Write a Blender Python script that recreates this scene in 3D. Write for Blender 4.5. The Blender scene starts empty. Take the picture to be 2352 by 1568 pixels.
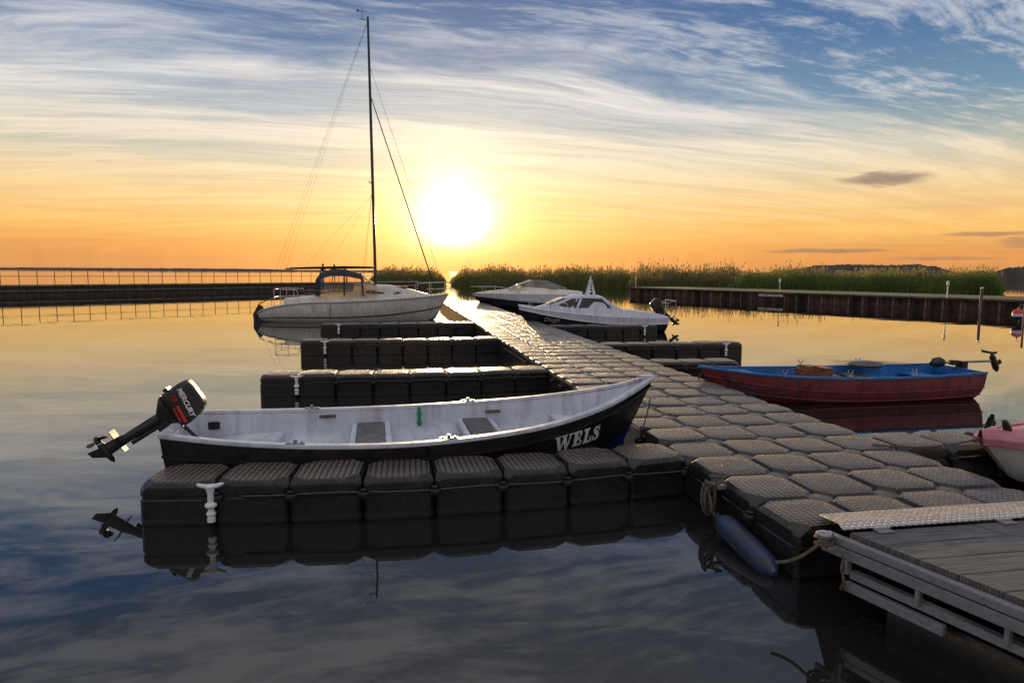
import bpy,bmesh,math,random
from mathutils import Vector,Matrix,noise
random.seed(4)
R=math.radians; PI=math.pi
sc=bpy.context.scene; col=sc.collection
V=Vector
# ------------------------------------------------------------ camera
F=1510.;H=1.81
CM=Matrix.Rotation(R(90-6.01),3,'X')@Matrix.Rotation(R(.39),3,'Z')
CP=V((0,0,H))
cd=bpy.data.cameras.new('camera'); cam=bpy.data.objects.new('camera',cd); col.objects.link(cam)
cam.matrix_world=Matrix.Translation(CP)@CM.to_4x4()
cd.sensor_width=36; cd.lens=36*F/2352; cd.clip_start=.05; cd.clip_end=20000
sc.camera=cam
sc.view_settings.view_transform='Standard'; sc.view_settings.look='None'; sc.view_settings.exposure=0
def ray(px,py): return CM@V(((px-1176)/F,(784-py)/F,-1))
def at(px,py,z=0):
    d=ray(px,py); return CP+d*((z-H)/d.z)
def aty(px,py,Y):
    d=ray(px,py); return CP+d*(Y/d.y)
TH=R(10.2); ct,sn=math.cos(TH),math.sin(TH)
def W(t,s,z=0): return V((t*ct-s*sn, s*ct+t*sn, z))
# ------------------------------------------------------------ materials
def s2l(c):
    return tuple([(x/255/12.92 if x/255<=.04045 else ((x/255+.055)/1.055)**2.4) for x in c]+[1])
class NT:
    def __init__(s,nt): s.nt=nt
    def n(s,t,**k):
        x=s.nt.nodes.new(t)
        for a,b in k.items(): setattr(x,a,b)
        return x
    def l(s,a,b): s.nt.links.new(a,b)
    def put(s,sock,v):
        if isinstance(v,bpy.types.NodeSocket): s.l(v,sock)
        else: sock.default_value=v
    def m(s,op,a,b=0.,c=None,clamp=False):
        x=s.n('ShaderNodeMath',operation=op); x.use_clamp=clamp
        s.put(x.inputs[0],a); s.put(x.inputs[1],b)
        if c is not None: s.put(x.inputs[2],c)
        return x.outputs[0]
    def ss(s,v,a,b,lo=0.,hi=1.):
        x=s.n('ShaderNodeMapRange',interpolation_type='SMOOTHSTEP'); s.put(x.inputs[0],v)
        x.inputs[1].default_value=a;x.inputs[2].default_value=b;x.inputs[3].default_value=lo;x.inputs[4].default_value=hi
        return x.outputs[0]
    def mix(s,f,a,b,mode='MIX'):
        x=s.n('ShaderNodeMix',data_type='RGBA',blend_type=mode); s.put(x.inputs[0],f); s.put(x.inputs[6],a); s.put(x.inputs[7],b)
        return x.outputs[2]
    def comb(s,a,b,c=0.):
        x=s.n('ShaderNodeCombineXYZ'); s.put(x.inputs[0],a);s.put(x.inputs[1],b);s.put(x.inputs[2],c); return x.outputs[0]
    def noise(s,vec,scale,detail=3.,rough=.5,dist=0.):
        x=s.n('ShaderNodeTexNoise'); 
        if vec is not None: s.l(vec,x.inputs['Vector'])
        x.inputs['Scale'].default_value=scale;x.inputs['Detail'].default_value=detail;x.inputs['Roughness'].default_value=rough;x.inputs['Distortion'].default_value=dist
        return x.outputs[0]
    def ramp(s,f,stops):
        x=s.n('ShaderNodeValToRGB'); e=x.color_ramp.elements
        while len(e)<len(stops): e.new(.5)
        for k,(p,c) in enumerate(stops): e[k].position=p; e[k].color=c
        s.l(f,x.inputs[0]); return x.outputs[0]
def M(name,c,rough=.5,metal=0.,var=.25,scale=6.,bump=0.,bs=60.,c2=None,extra=None,spec=.5,coat=0.):
    m=bpy.data.materials.new(name); m.use_nodes=True; t=NT(m.node_tree); b=m.node_tree.nodes['Principled BSDF']
    tc=t.n('ShaderNodeTexCoord').outputs['Object']
    n=t.noise(tc,scale,4.,.62)
    c=tuple(c)+(1,) ; c2=tuple(c2)+(1,) if c2 else tuple(x*(1-var*1.6) for x in c[:3])+(1,)
    cc=t.mix(t.ss(n,.35,.68),c,c2)
    t.l(cc,b.inputs['Base Color'])
    n2=t.noise(tc,scale*4.3,2.,.6)
    t.l(t.ss(n2,.3,.7,max(rough-.1,.02),min(rough+.13,1)),b.inputs['Roughness'])
    b.inputs['Metallic'].default_value=metal; b.inputs['Specular IOR Level'].default_value=spec; b.inputs['Coat Weight'].default_value=coat
    h=None
    if bump: h=t.m('MULTIPLY',t.noise(tc,bs,3.,.6),bump)
    if extra: h,cc2=extra(t,tc,h,cc); 
    if extra and cc2 is not None: t.l(cc2,b.inputs['Base Color'])
    if h is not None:
        bn=t.n('ShaderNodeBump'); bn.inputs['Strength'].default_value=1; bn.inputs['Distance'].default_value=.01; t.l(h,bn.inputs['Height']); t.l(bn.outputs[0],b.inputs['Normal'])
    return m
def ex_float(t,tc,h,cc):
    sp=t.n('ShaderNodeSeparateXYZ'); t.l(tc,sp.inputs[0]); X,Y,Z=sp.outputs
    def groove(a):
        f=t.m('FRACT',t.m('MULTIPLY',t.m('ADD',a,100.25),24.)); d=t.m('ABSOLUTE',t.m('SUBTRACT',f,.5)); return t.ss(d,.30,.42,0.,1.)
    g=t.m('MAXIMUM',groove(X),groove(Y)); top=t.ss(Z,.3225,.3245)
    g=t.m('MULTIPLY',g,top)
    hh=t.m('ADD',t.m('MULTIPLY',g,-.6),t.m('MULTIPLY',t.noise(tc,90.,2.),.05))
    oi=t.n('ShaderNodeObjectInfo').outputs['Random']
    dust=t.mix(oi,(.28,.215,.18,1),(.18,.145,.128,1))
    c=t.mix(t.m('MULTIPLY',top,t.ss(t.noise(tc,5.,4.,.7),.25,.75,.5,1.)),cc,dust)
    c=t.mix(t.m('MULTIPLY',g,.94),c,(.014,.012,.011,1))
    dirt=t.m('MULTIPLY',t.ss(t.noise(tc,9.,4.,.75),.5,.72),t.ss(Z,.2,.32,.15,.6))
    c=t.mix(dirt,c,(.075,.06,.05,1))
    wl=t.m('MULTIPLY',t.ss(Z,.075,.05),t.ss(t.noise(tc,14.,3.),.3,.6,.1,.45))
    c=t.mix(wl,c,(.035,.035,.024,1))
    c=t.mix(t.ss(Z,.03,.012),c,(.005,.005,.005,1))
    return hh,c
def ex_check(t,tc,h,cc):
    sp=t.n('ShaderNodeSeparateXYZ'); t.l(tc,sp.inputs[0]); X,Y,Z=sp.outputs
    k=80.
    a=t.m('SINE',t.m('MULTIPLY',t.m('ADD',X,Y),k)); b=t.m('SINE',t.m('MULTIPLY',t.m('SUBTRACT',X,Y),k))
    f=t.ss(t.m('MULTIPLY',a,b),.2,.45)
    return t.m('MULTIPLY',f,.5),t.mix(t.m('MULTIPLY',f,.6),cc,(.80,.79,.82,1))
def ex_board(t,tc,h,cc):
    sp=t.n('ShaderNodeSeparateXYZ'); t.l(tc,sp.inputs[0]); X,Y,Z=sp.outputs
    w=t.m('SINE',t.m('MULTIPLY',Y,2*PI/.0145))
    n=t.noise(t.comb(t.m('MULTIPLY',X,1.5),t.m('MULTIPLY',Y,30.)),2.,3.)
    c=t.mix(t.ss(n,.35,.65),cc,(.165,.155,.15,1))
    return t.m('MULTIPLY',t.ss(w,-.3,.5),.25),t.mix(t.ss(w,-.2,-.8,0,.5),c,(.04,.037,.035,1))
def ex_rope(t,tc,h,cc):
    w=t.n('ShaderNodeTexWave',wave_type='BANDS'); w.bands_direction='DIAGONAL'; t.l(tc,w.inputs[0]); w.inputs['Scale'].default_value=60
    return t.m('MULTIPLY',w.outputs[1],.5),t.mix(t.m('MULTIPLY',w.outputs[1],.5),cc,(.08,.065,.05,1))
def ex_streak(t,tc,h,cc):
    sp=t.n('ShaderNodeSeparateXYZ'); t.l(tc,sp.inputs[0]); X,Y,Z=sp.outputs
    n=t.noise(t.comb(t.m('MULTIPLY',X,14.),t.m('MULTIPLY',Y,14.),t.m('MULTIPLY',Z,1.2)),1.,3.)
    c=t.mix(t.ss(n,.45,.75,0.,.35),cc,(.16,.14,.13,1))
    s2=t.ss(t.noise(tc,38.,3.,.7),.66,.74,0.,.5)
    return h,t.mix(s2,c,(.12,.10,.09,1))
def ex_stone(t,tc,h,cc):
    br=t.n('ShaderNodeTexBrick'); sp=t.n('ShaderNodeSeparateXYZ'); t.l(tc,sp.inputs[0])
    t.l(t.comb(sp.outputs[0],sp.outputs[2]),br.inputs[0]); br.inputs['Scale'].default_value=1.6; br.inputs['Color1'].default_value=(.08,.055,.042,1);br.inputs['Color2'].default_value=(.045,.035,.028,1);br.inputs['Mortar'].default_value=(.13,.11,.09,1)
    return h,t.mix(.65,cc,br.outputs[0])
mt={}
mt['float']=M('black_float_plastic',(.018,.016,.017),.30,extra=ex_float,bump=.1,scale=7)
mt['cap']=M('connector_plastic',(.12,.10,.09),.38,bump=.5,bs=110)
mt['blackpl']=M('black_plastic',(.016,.016,.017),.34,scale=9)
mt['whitepl']=M('white_plastic',(.78,.78,.78),.35,var=.12)
mt['white']=M('white_gelcoat',(.63,.66,.76),.32,var=.12,scale=3,extra=ex_streak,bump=.05)
mt['offwhite']=M('aged_white_gelcoat',(.72,.69,.65),.35,var=.12,scale=2,extra=ex_streak,bump=.03)
mt['hullblack']=M('black_hull_paint',(.012,.012,.014),.25,scale=4,bump=.03)
mt['hullblue']=M('blue_bottom_paint',(.014,.026,.15),.4,scale=4)
mt['navy']=M('dark_navy_paint',(.012,.014,.028),.25,scale=2)
mt['red']=M('maroon_hull_paint',(.235,.038,.045),.5,var=.3,scale=5,extra=ex_streak,bump=.15)
mt['blue']=M('bright_blue_paint',(.025,.18,.50),.5,var=.25,scale=6,bump=.1)
mt['pink']=M('faded_pink_deck_paint',(.55,.20,.24),.4,var=.2,scale=6)
mt['steel']=M('galvanised_steel',(.34,.35,.37),.36,.5,var=.12,scale=30,bump=.02,bs=90)
mt['chrome']=M('stainless_steel',(.6,.6,.6),.2,1.,var=.1)
mt['alu']=M('checker_plate',(.30,.29,.31),.30,.35,extra=ex_check,var=.15)
mt['board']=M('grey_deck_board',(.11,.103,.10),.5,extra=ex_board,scale=3)
mt['wood']=M('weathered_wood',(.20,.15,.11),.6,var=.4,scale=10,bump=.2)
mt['thwart']=M('worn_grey_thwart',(.13,.115,.11),.4,var=.3,scale=12,bump=.12)
mt['rust']=M('rusty_sheet_pile',(.11,.062,.042),.75,var=.5,scale=1.2,bump=.5,bs=6)
mt['post']=M('pale_timber_pile',(.21,.17,.145),.7,var=.4,scale=5,bump=.3)
mt['stone']=M('dark_quay_stone',(.07,.05,.04),.8,var=.4,scale=2,bump=.4,bs=9,extra=ex_stone)
mt['kerb']=M('pale_quay_kerb',(.26,.26,.19),.7,var=.4,scale=1.5)
mt['grass']=M('short_grass',(.09,.12,.03),.8,var=.4,scale=1,bump=.5,bs=20)
mt['rail']=M('grey_rail_paint',(.16,.14,.12),.5)
mt['mast']=M('dark_anodised_mast',(.07,.075,.085),.3,.7)
mt['wire']=M('rigging_wire',(.06,.055,.05),.4,.5)
mt['canvas']=M('dark_canvas',(.03,.032,.042),.85,bump=.2,bs=30)
mt['sail']=M('blue_sail_cover',(.02,.025,.04),.8,bump=.2,bs=12)
mt['dark']=M('dark_tinted_glass',(.03,.026,.024),.08,scale=2)
mt['rope']=M('weathered_rope',(.24,.19,.15),.85,extra=ex_rope,scale=30)
mt['fender']=M('scuffed_blue_fender',(.018,.045,.11),.4,var=.4,scale=9,c2=(.03,.03,.04),bump=.1)
mt['redmark']=M('red_decal',(.65,.03,.03),.4)
mt['whitemark']=M('white_decal',(.8,.8,.8),.4,var=.08)
mt['greymark']=M('grey_decal',(.42,.42,.44),.4,var=.08)
mt['green']=M('green_fitting',(.01,.28,.16),.5)
mt['brown']=M('orange_brown_box',(.33,.11,.05),.55,var=.4)
mt['grey']=M('grey_cushion',(.14,.14,.16),.7)
mt['jacket']=M('dark_jacket',(.02,.02,.025),.8)
mt['hair']=M('dark_hair',(.012,.01,.008),.7)
mt['far']=M('hazy_far_land',(.10,.075,.07),.9,scale=.02)
mt['fartree']=M('distant_foliage',(.085,.08,.065),.9,scale=.05)
def glassm(name,c,lo=.15):
    m=bpy.data.materials.new(name); m.use_nodes=True; t=NT(m.node_tree); nt=m.node_tree
    for n in list(nt.nodes): nt.nodes.remove(n)
    o=t.n('ShaderNodeOutputMaterial'); a=t.n('ShaderNodeBsdfTransparent'); a.inputs[0].default_value=c+(1,)
    g=t.n('ShaderNodeBsdfGlossy'); g.inputs[1].default_value=.06; mx=t.n('ShaderNodeMixShader')
    lw=t.n('ShaderNodeLayerWeight'); lw.inputs[0].default_value=.3
    nz=t.noise(t.n('ShaderNodeTexCoord').outputs['Object'],4.,3.)
    t.l(t.m('ADD',t.m('MULTIPLY',lw.outputs[0],.5),t.m('MULTIPLY',nz,lo)),mx.inputs[0]); t.l(a.outputs[0],mx.inputs[1]); t.l(g.outputs[0],mx.inputs[2]); t.l(mx.outputs[0],o.inputs[0])
    return m
mt['amber']=glassm('amber_clear_plastic',(.95,.8,.55))
mt['glass']=glassm('tinted_windscreen',(.85,.78,.66))
def leafm(name,c,c2,sc_):
    m=bpy.data.materials.new(name); m.use_nodes=True; t=NT(m.node_tree); nt=m.node_tree
    b=nt.nodes['Principled BSDF']; o=nt.nodes['Material Output']; tc=t.n('ShaderNodeTexCoord').outputs['Object']
    cc=t.mix(t.ss(t.noise(tc,sc_,4.,.75),.38,.62),c+(1,),c2+(1,)); t.l(cc,b.inputs['Base Color']); b.inputs['Roughness'].default_value=.7
    tr=t.n('ShaderNodeBsdfTranslucent'); t.l(cc,tr.inputs[0]); mx=t.n('ShaderNodeMixShader'); mx.inputs[0].default_value=.5
    t.l(b.outputs[0],mx.inputs[1]); t.l(tr.outputs[0],mx.inputs[2]); t.l(mx.outputs[0],o.inputs[0]); return m
mt['reed']=leafm('reed_leaves',(.12,.18,.04),(.25,.21,.07),.9)
mt['reed2']=leafm('dry_reed_plumes',(.28,.19,.10),(.2,.13,.07),.6)
mt['reedbrown']=leafm('browning_reed_leaves',(.19,.16,.06),(.13,.17,.045),.5)
mt['reedgreen']=leafm('green_reed_leaves',(.09,.18,.035),(.18,.21,.05),.9)
# ------------------------------------------------------------ mesh helpers
def B(): return bmesh.new()
def box(bm,c,s,rz=0.,rot=None,mi=0):
    m=rot if rot is not None else Matrix.Rotation(rz,3,'Z')
    vs=[bm.verts.new(V(c)+m@V((s[0]/2*a,s[1]/2*b,s[2]/2*d))) for a in(-1,1) for b in(-1,1) for d in(-1,1)]
    for f in((0,1,3,2),(4,6,7,5),(0,4,5,1),(2,3,7,6),(0,2,6,4),(1,5,7,3)):
        bm.faces.new([vs[i] for i in f]).material_index=mi
def loft(bm,rings,closed=True,c0=False,c1=False,mf=None):
    vr=[[bm.verts.new(p) for p in r] for r in rings]; n=len(vr[0])
    for i in range(len(vr)-1):
        for j in range(n if closed else n-1):
            k=(j+1)%n
            try:
                f=bm.faces.new((vr[i][j],vr[i][k],vr[i+1][k],vr[i+1][j]))
                if mf: f.material_index=mf(i,j)
            except ValueError: pass
    if c0: bm.faces.new(list(reversed(vr[0])))
    if c1: bm.faces.new(vr[-1])
    return vr
def tube(bm,pts,r,seg=8,flat=1.):
    pts=[V(p) for p in pts]; n=len(pts); rr=r if isinstance(r,(list,tuple)) else [r]*n
    rings=[]; t0=(pts[1]-pts[0]).normalized(); u=t0.orthogonal().normalized()
    for i,p in enumerate(pts):
        t=((pts[min(i+1,n-1)]-pts[max(i-1,0)])).normalized()
        u=(u-t*u.dot(t)).normalized(); w=t.cross(u)
        rings.append([p+(u*math.cos(a)+w*math.sin(a)*flat)*rr[i] for a in [2*PI*k/seg for k in range(seg)]])
    loft(bm,rings,True,True,True)
def rail(bm,pts,w,h):
    rings=[];n=len(pts);pts=[V(p) for p in pts]
    for i,p in enumerate(pts):
        t=pts[min(i+1,n-1)]-pts[max(i-1,0)]; t.z=0; t.normalize(); s=V((t.y,-t.x,0))
        rings.append([p+s*w/2*a+V((0,0,h/2*b)) for a,b in((-1,-1),(1,-1),(1,1),(-1,1))])
    loft(bm,rings,True,True,True)
def lathe(bm,prof,c=(0,0,0),m=None,seg=16):
    m=m or Matrix.Identity(3)
    loft(bm,[[V(c)+m@V((r*math.cos(2*PI*k/seg),r*math.sin(2*PI*k/seg),z)) for k in range(seg)] for r,z in prof],True,True,True)
def poly(bm,pts,d):
    a=[bm.verts.new(V(p)) for p in pts]; b=[bm.verts.new(V(p)+V(d)) for p in pts]; n=len(a)
    bm.faces.new(a); bm.faces.new(list(reversed(b)))
    for i in range(n): bm.faces.new((a[i],b[i],b[(i+1)%n],a[(i+1)%n]))
def mesh(name,bm,mats,ang=35,bevel=0):
    bmesh.ops.remove_doubles(bm,verts=bm.verts,dist=1e-5)
    if bevel:
        e=[e for e in bm.edges if len(e.link_faces)==2 and e.calc_face_angle(0)>R(40)]
        bmesh.ops.bevel(bm,geom=e,offset=bevel,segments=2,affect='EDGES',clamp_overlap=True)
    bmesh.ops.recalc_face_normals(bm,faces=bm.faces)
    me=bpy.data.meshes.new(name); bm.to_mesh(me); bm.free()
    for m in (mats if isinstance(mats,(list,tuple)) else [mats]): me.materials.append(mt[m])
    me.polygons.foreach_set('use_smooth',[True]*len(me.polygons)); me.set_sharp_from_angle(angle=R(ang))
    return me
def obj(name,bm,mats,parent=None,ang=35,bevel=0,loc=(0,0,0),rot=None):
    me=bm if isinstance(bm,bpy.types.Mesh) else mesh(name,bm,mats,ang,bevel)
    o=bpy.data.objects.new(name,me); col.objects.link(o); o.location=loc
    if rot: o.rotation_euler=rot
    o.parent=parent; return o
def tag(o,label,cat,group=None,kind=None):
    if kind: o['kind']=kind
    if label: o['label']=label
    if cat: o['category']=cat
    if group: o['group']=group
    return o
def thing(name,label,cat,loc=(0,0,0),rz=0,group=None):
    o=bpy.data.objects.new(name,None); col.objects.link(o); o.location=loc; o.rotation_euler=(0,0,rz); o.empty_display_size=.2
    return tag(o,label,cat,group)
def struct(name,bm,mats,**k):
    o=obj(name,bm,mats,**k); o['kind']='structure'; return o
def textbm(s,size,ext=.002,off=0.,shear=0.,sx=1.):
    cu=bpy.data.curves.new('t','FONT'); cu.body=s; cu.size=size; cu.extrude=ext; cu.offset=off; cu.shear=shear; cu.align_x='CENTER'; cu.align_y='CENTER'; cu.resolution_u=4
    o=bpy.data.objects.new('t',cu); col.objects.link(o); bpy.context.view_layer.update()
    dg=bpy.context.evaluated_depsgraph_get(); me=bpy.data.meshes.new_from_object(o.evaluated_get(dg))
    bpy.data.objects.remove(o); bm=B(); bm.from_mesh(me)
    for v in bm.verts: v.co.x*=sx
    return bm
def xf(bm,m):
    bmesh.ops.transform(bm,matrix=m,verts=bm.verts); return bm
def slabtext(h,sx,shear):
    """heavy slab serif W E L S"""
    P=[[(.03,.95),(.33,.95),(.54,0),(.34,0)],[(.42,.02),(.53,.02),(.77,.9),(.66,.9)],[(.58,.95),(.86,.95),(1.05,0),(.86,0)],[(.94,.02),(1.05,.02),(1.30,.95),(1.18,.95)],
       [(-.08,.89),(.42,.89),(.42,1),(-.08,1)],[(.5,.89),(.94,.89),(.94,1),(.5,1)],[(1.06,.89),(1.42,.89),(1.42,1),(1.06,1)],
       [(1.58,.02),(1.86,.02),(1.86,.98),(1.58,.98)],[(1.48,0),(2.2,0),(2.2,.13),(1.48,.13)],[(1.48,.87),(2.17,.87),(2.17,1),(1.48,1)],[(1.8,.44),(2.05,.44),(2.05,.57),(1.8,.57)],[(2.06,.66),(2.18,.66),(2.18,.99),(2.0,.99)],[(2.02,.01),(2.21,.01),(2.25,.36),(2.12,.36)],[(2.0,.34),(2.08,.34),(2.08,.67),(2.0,.67)],
       [(2.48,.02),(2.76,.02),(2.76,.98),(2.48,.98)],[(2.38,.88),(2.88,.88),(2.88,1),(2.38,1)],[(2.38,0),(3.07,0),(3.07,.13),(2.38,.13)],[(2.9,.01),(3.08,.01),(3.12,.40),(2.99,.40)],
       [(3.66,.62),(3.77,.62),(3.77,1.0),(3.69,1.0)],[(3.22,0),(3.30,0),(3.33,.38),(3.22,.38)]]
    C=[(3.72,.70),(3.66,.84),(3.53,.92),(3.38,.86),(3.34,.72),(3.45,.59),(3.60,.47),(3.70,.31),(3.65,.15),(3.50,.07),(3.36,.13),(3.28,.28)]
    wd=[.05,.09,.14,.19,.24,.27,.27,.24,.19,.14,.09,.05]
    bm=B(); z=.002
    def put(q):
        nonlocal z
        poly(bm,[V(((x-1.85)*h*sx+(y-.5)*h*shear,(y-.5)*h,z)) for x,y in q],(0,0,-.004)); z+=.00015
    for q in P: put(q)
    L=[];Rr=[]
    for i,(p,w_) in enumerate(zip(C,wd)):
        a=V(C[max(i-1,0)]);b=V(C[min(i+1,len(C)-1)]); d=(b-a).normalized(); n=V((-d.y,d.x)); p=V(p); L.append(p+n*w_/2); Rr.append(p-n*w_/2)
    for i in range(len(C)-1): put([L[i],L[i+1],Rr[i+1],Rr[i]])
    return bm
# ------------------------------------------------------------ hull helpers
def cr(keys,n):
    out=[];K=len(keys)
    for i in range(n+1):
        u=i/n*(K-1); k=min(int(u),K-2); f=u-k
        p0=keys[max(k-1,0)];p1=keys[k];p2=keys[k+1];p3=keys[min(k+2,K-1)]
        out.append(tuple(.5*((2*b)+(c-a)*f+(2*a-5*b+4*c-d)*f*f+(3*b-a-3*c+d)*f**3) for a,b,c,d in zip(p0,p1,p2,p3)))
    return out
def hp(s,v,side,off=0.):
    x,b,zs,zk,m,xk=s; b=max(b,.004); a=v*PI/2; cy=max(math.cos(a),0)**(2/m); sz=max(math.sin(a),0)**(2/m)
    return V((x+(xk-x)*sz, side*(b*cy+off), zs-(zs-zk)*sz))
def hull(keys,n=40,nv=14,mf=None,cap=True,bm=None):
    bm=bm or B(); rings=[]
    for s in cr(keys,n):
        rings.append([hp(s,j/nv,1) for j in range(nv+1)]+[hp(s,j/nv,-1) for j in range(nv-1,-1,-1)])
    loft(bm,rings,False,cap,False,mf=(lambda i,j:mf(i/n,min(j,2*nv-1-j)/nv)) if mf else None)
    return bm
def hline(keys,v,side,off=0.,n=40,dz=0.,a=0,b=None):
    return [hp(s,v,side,off)+V((0,0,dz)) for s in cr(keys,n)][a:b]
def deck(keys,z=0.,crown=.03,n=30,a=0.,b=1.,inset=0.):
    bm=B(); rings=[]
    st=cr(keys,n); st=[s for i,s in enumerate(st) if a-1e-6<=i/n<=b+1e-6]
    for s in st:
        w=max(s[1]-inset,.003); rings.append([V((s[0],w*y,s[2]+z+crown*(1-y*y))) for y in[-1,-.75,-.5,-.25,0,.25,.5,.75,1]])
    loft(bm,rings,False); return bm
def ysurf(keys,x,z):
    st=cr(keys,60)
    def xz(s): return s[0]+(s[5]-s[0])*min(max((s[2]-z)/(s[2]-s[3]),0),1)
    for a,b in zip(st,st[1:]):
        xa,xb=xz(a),xz(b)
        if xa<=x<=xb or xb<=x<=xa:
            f=(x-xa)/((xb-xa) or 1); r=[]
            for s in(a,b):
                k=min(max((s[2]-z)/(s[2]-s[3]),0),1); r.append(s[1]*(1-k**s[4])**(1/s[4]))
            return r[0]+(r[1]-r[0])*f
    return 0
def hulltext(keys,bm,cx,cz,side,tilt=0.,off=.006,cut=True):
    xs=[v.co.x for v in bm.verts]; lo,hi=min(xs),max(xs)
    for i in range(1,14):
        bmesh.ops.bisect_plane(bm,geom=bm.verts[:]+bm.edges[:]+bm.faces[:],plane_co=(lo+(hi-lo)*i/14,0,0),plane_no=(1,0,0))
    sg=-side
    for v in bm.verts:
        u,w,d=v.co; u2=u*math.cos(tilt)-w*math.sin(tilt); w2=u*math.sin(tilt)+w*math.cos(tilt)
        x=cx+sg*u2; z=cz+w2
        v.co=V((x,side*(ysurf(keys,x,z)+off+d),z))
    return bm
def boat(name,label,stern,bow,cat='boat',group=None):
    d=V(bow)-V(stern); o=thing(name,label,cat,(stern[0],stern[1],0),math.atan2(d.y,d.x),group)
    return o
def rmat(o): return Matrix.Translation(o.location)@Matrix.Rotation(o.rotation_euler.z,4,'Z')
def loc(o,p): return rmat(o).inverted()@V(p)
def sup(bm,secs,c0=True,c1=True,mf=None):
    rings=[]
    for x,wb,wt,zb,zt,r in secs:
        q=[(-wb,zb),(-wt,zt-r),(-wt+r*.3,zt-r*.3),(-wt+r,zt),(0,zt+r*.4),(wt-r,zt),(wt-r*.3,zt-r*.3),(wt,zt-r),(wb,zb)]
        rings.append([V((x,a,b)) for a,b in q])
    loft(bm,rings,True,c0,c1,mf); return bm
def sy(secs,x,z):
    s=sorted(secs)
    for a,b in zip(s,s[1:]):
        if a[0]<=x<=b[0]:
            f=(x-a[0])/((b[0]-a[0]) or 1); r=[a[i]+(b[i]-a[i])*f for i in range(6)]
            k=min(max((z-r[3])/max(r[4]-r[5]-r[3],.01),0),1); return r[1]+(r[2]-r[1])*k
    return s[0][1]
def sidepanel(secs,pts,side,off=.006):
    bm=B(); poly(bm,[V((x,side*(sy(secs,x,z)+off),z)) for x,z in pts],V((0,-side*.012,0))); return bm
# ------------------------------------------------------------ world
SAZ,SEL=R(-5.08),R(4.27)
SD=V((math.sin(SAZ)*math.cos(SEL),math.cos(SAZ)*math.cos(SEL),math.sin(SEL)))
w=bpy.data.worlds.new('World'); sc.world=w; w.use_nodes=True; t=NT(w.node_tree); nt=w.node_tree
for n in list(nt.nodes): nt.nodes.remove(n)
tc=t.n('ShaderNodeTexCoord').outputs['Generated']; sp=t.n('ShaderNodeSeparateXYZ'); t.l(tc,sp.inputs[0]); X,Y,Z=sp.outputs
el=t.m('MULTIPLY',t.m('ARCSINE',Z),57.2958); az=t.m('MULTIPLY',t.m('ARCTAN2',X,Y),57.2958)
Zc=t.m('MAXIMUM',Z,.03); px=t.m('MAXIMUM',t.m('MINIMUM',t.m('DIVIDE',X,Zc),11.),-11.); py=t.m('DIVIDE',Y,Zc)
q=t.m('SUBTRACT',py,t.m('ADD',t.m('MULTIPLY',px,.34),t.m('MULTIPLY',t.m('MULTIPLY',px,px),.045)))
warp=t.m('MULTIPLY',t.m('SUBTRACT',t.noise(t.comb(px,py),.45,3.),.5),.9)
q2=t.m('ADD',q,warp)
n1=t.noise(t.comb(t.m('MULTIPLY',px,.15),t.m('MULTIPLY',q2,.8)),1.6,7.,.62,.2)
nb=t.noise(t.comb(t.m('ADD',t.m('MULTIPLY',px,.55),7.),t.m('MULTIPLY',q2,1.4)),1.3,7.,.68,.5)
nf=t.noise(t.comb(t.m('ADD',t.m('MULTIPLY',px,.9),t.m('MULTIPLY',q2,.5)),t.m('MULTIPLY',q2,6.)),1.5,6.,.74,.35)
nr=t.noise(t.comb(t.m('ADD',t.m('MULTIPLY',px,3.),t.m('MULTIPLY',q,1.5)),t.m('MULTIPLY',q2,5.5)),1.5,4.,.65,.3)
n2=t.noise(t.comb(t.m('MULTIPLY',az,.035),t.m('MULTIPLY',el,.75)),1.3,5.,.6,.3)
cov=t.ss(t.m('ADD',q2,t.m('MULTIPLY',t.m('SUBTRACT',nb,.5),2.8)),2.75,3.75)
st=t.m('ADD',t.m('MULTIPLY',t.ss(n1,.39,.60),.66),t.m('MULTIPLY',t.ss(nf,.34,.66),.34))
band=t.m('MULTIPLY',cov,t.m('ADD',.26,t.m('MULTIPLY',st,.74)))
wis=t.m('MULTIPLY',t.m('SUBTRACT',1.,cov),t.m('MULTIPLY',t.ss(t.m('ADD',t.m('ADD',t.m('MULTIPLY',nb,.5),t.m('MULTIPLY',nf,.25)),t.m('MULTIPLY',nr,.25)),.46,.60),.6))
low=t.ss(t.m('ADD',t.m('MULTIPLY',n2,.5),t.m('MULTIPLY',n1,.5)),.36,.64)
d=t.mix(t.ss(el,3.5,8.),low,t.m('MAXIMUM',band,wis,clamp=True))
e=t.m('DIVIDE',t.m('MAXIMUM',el,0.),90.)
def rp(L): return [(a/90,s2l(c)) for a,c in L]
sky=t.ramp(e,rp([(0,(206,140,90)),(1.6,(230,156,84)),(3.5,(240,178,98)),(6,(230,190,134)),(9,(176,182,168)),(13,(112,144,170)),(18,(74,112,158)),(23,(58,96,148)),(26,(88,106,130)),(33,(116,124,138)),(45,(122,126,132)),(60,(150,150,156)),(90,(165,164,168))]))
cl=t.ramp(e,rp([(0,(216,152,98)),(1.6,(242,170,90)),(3.5,(252,198,114)),(6,(251,216,156)),(9,(245,225,194)),(13,(236,228,220)),(18,(220,219,222)),(23,(180,188,200)),(26,(188,192,200)),(33,(206,206,210)),(45,(196,194,196)),(60,(195,192,192)),(90,(200,196,196))]))
c=t.mix(d,sky,cl)
bank=t.m('MULTIPLY',t.m('EXPONENT',t.m('MULTIPLY',t.m('POWER',t.m('DIVIDE',t.m('SUBTRACT',el,1.6),1.1),2.),-1.)),t.ss(n2,.4,.6,.2,1.))
c=t.mix(t.m('MULTIPLY',bank,.45),c,s2l((192,126,80)))
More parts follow.
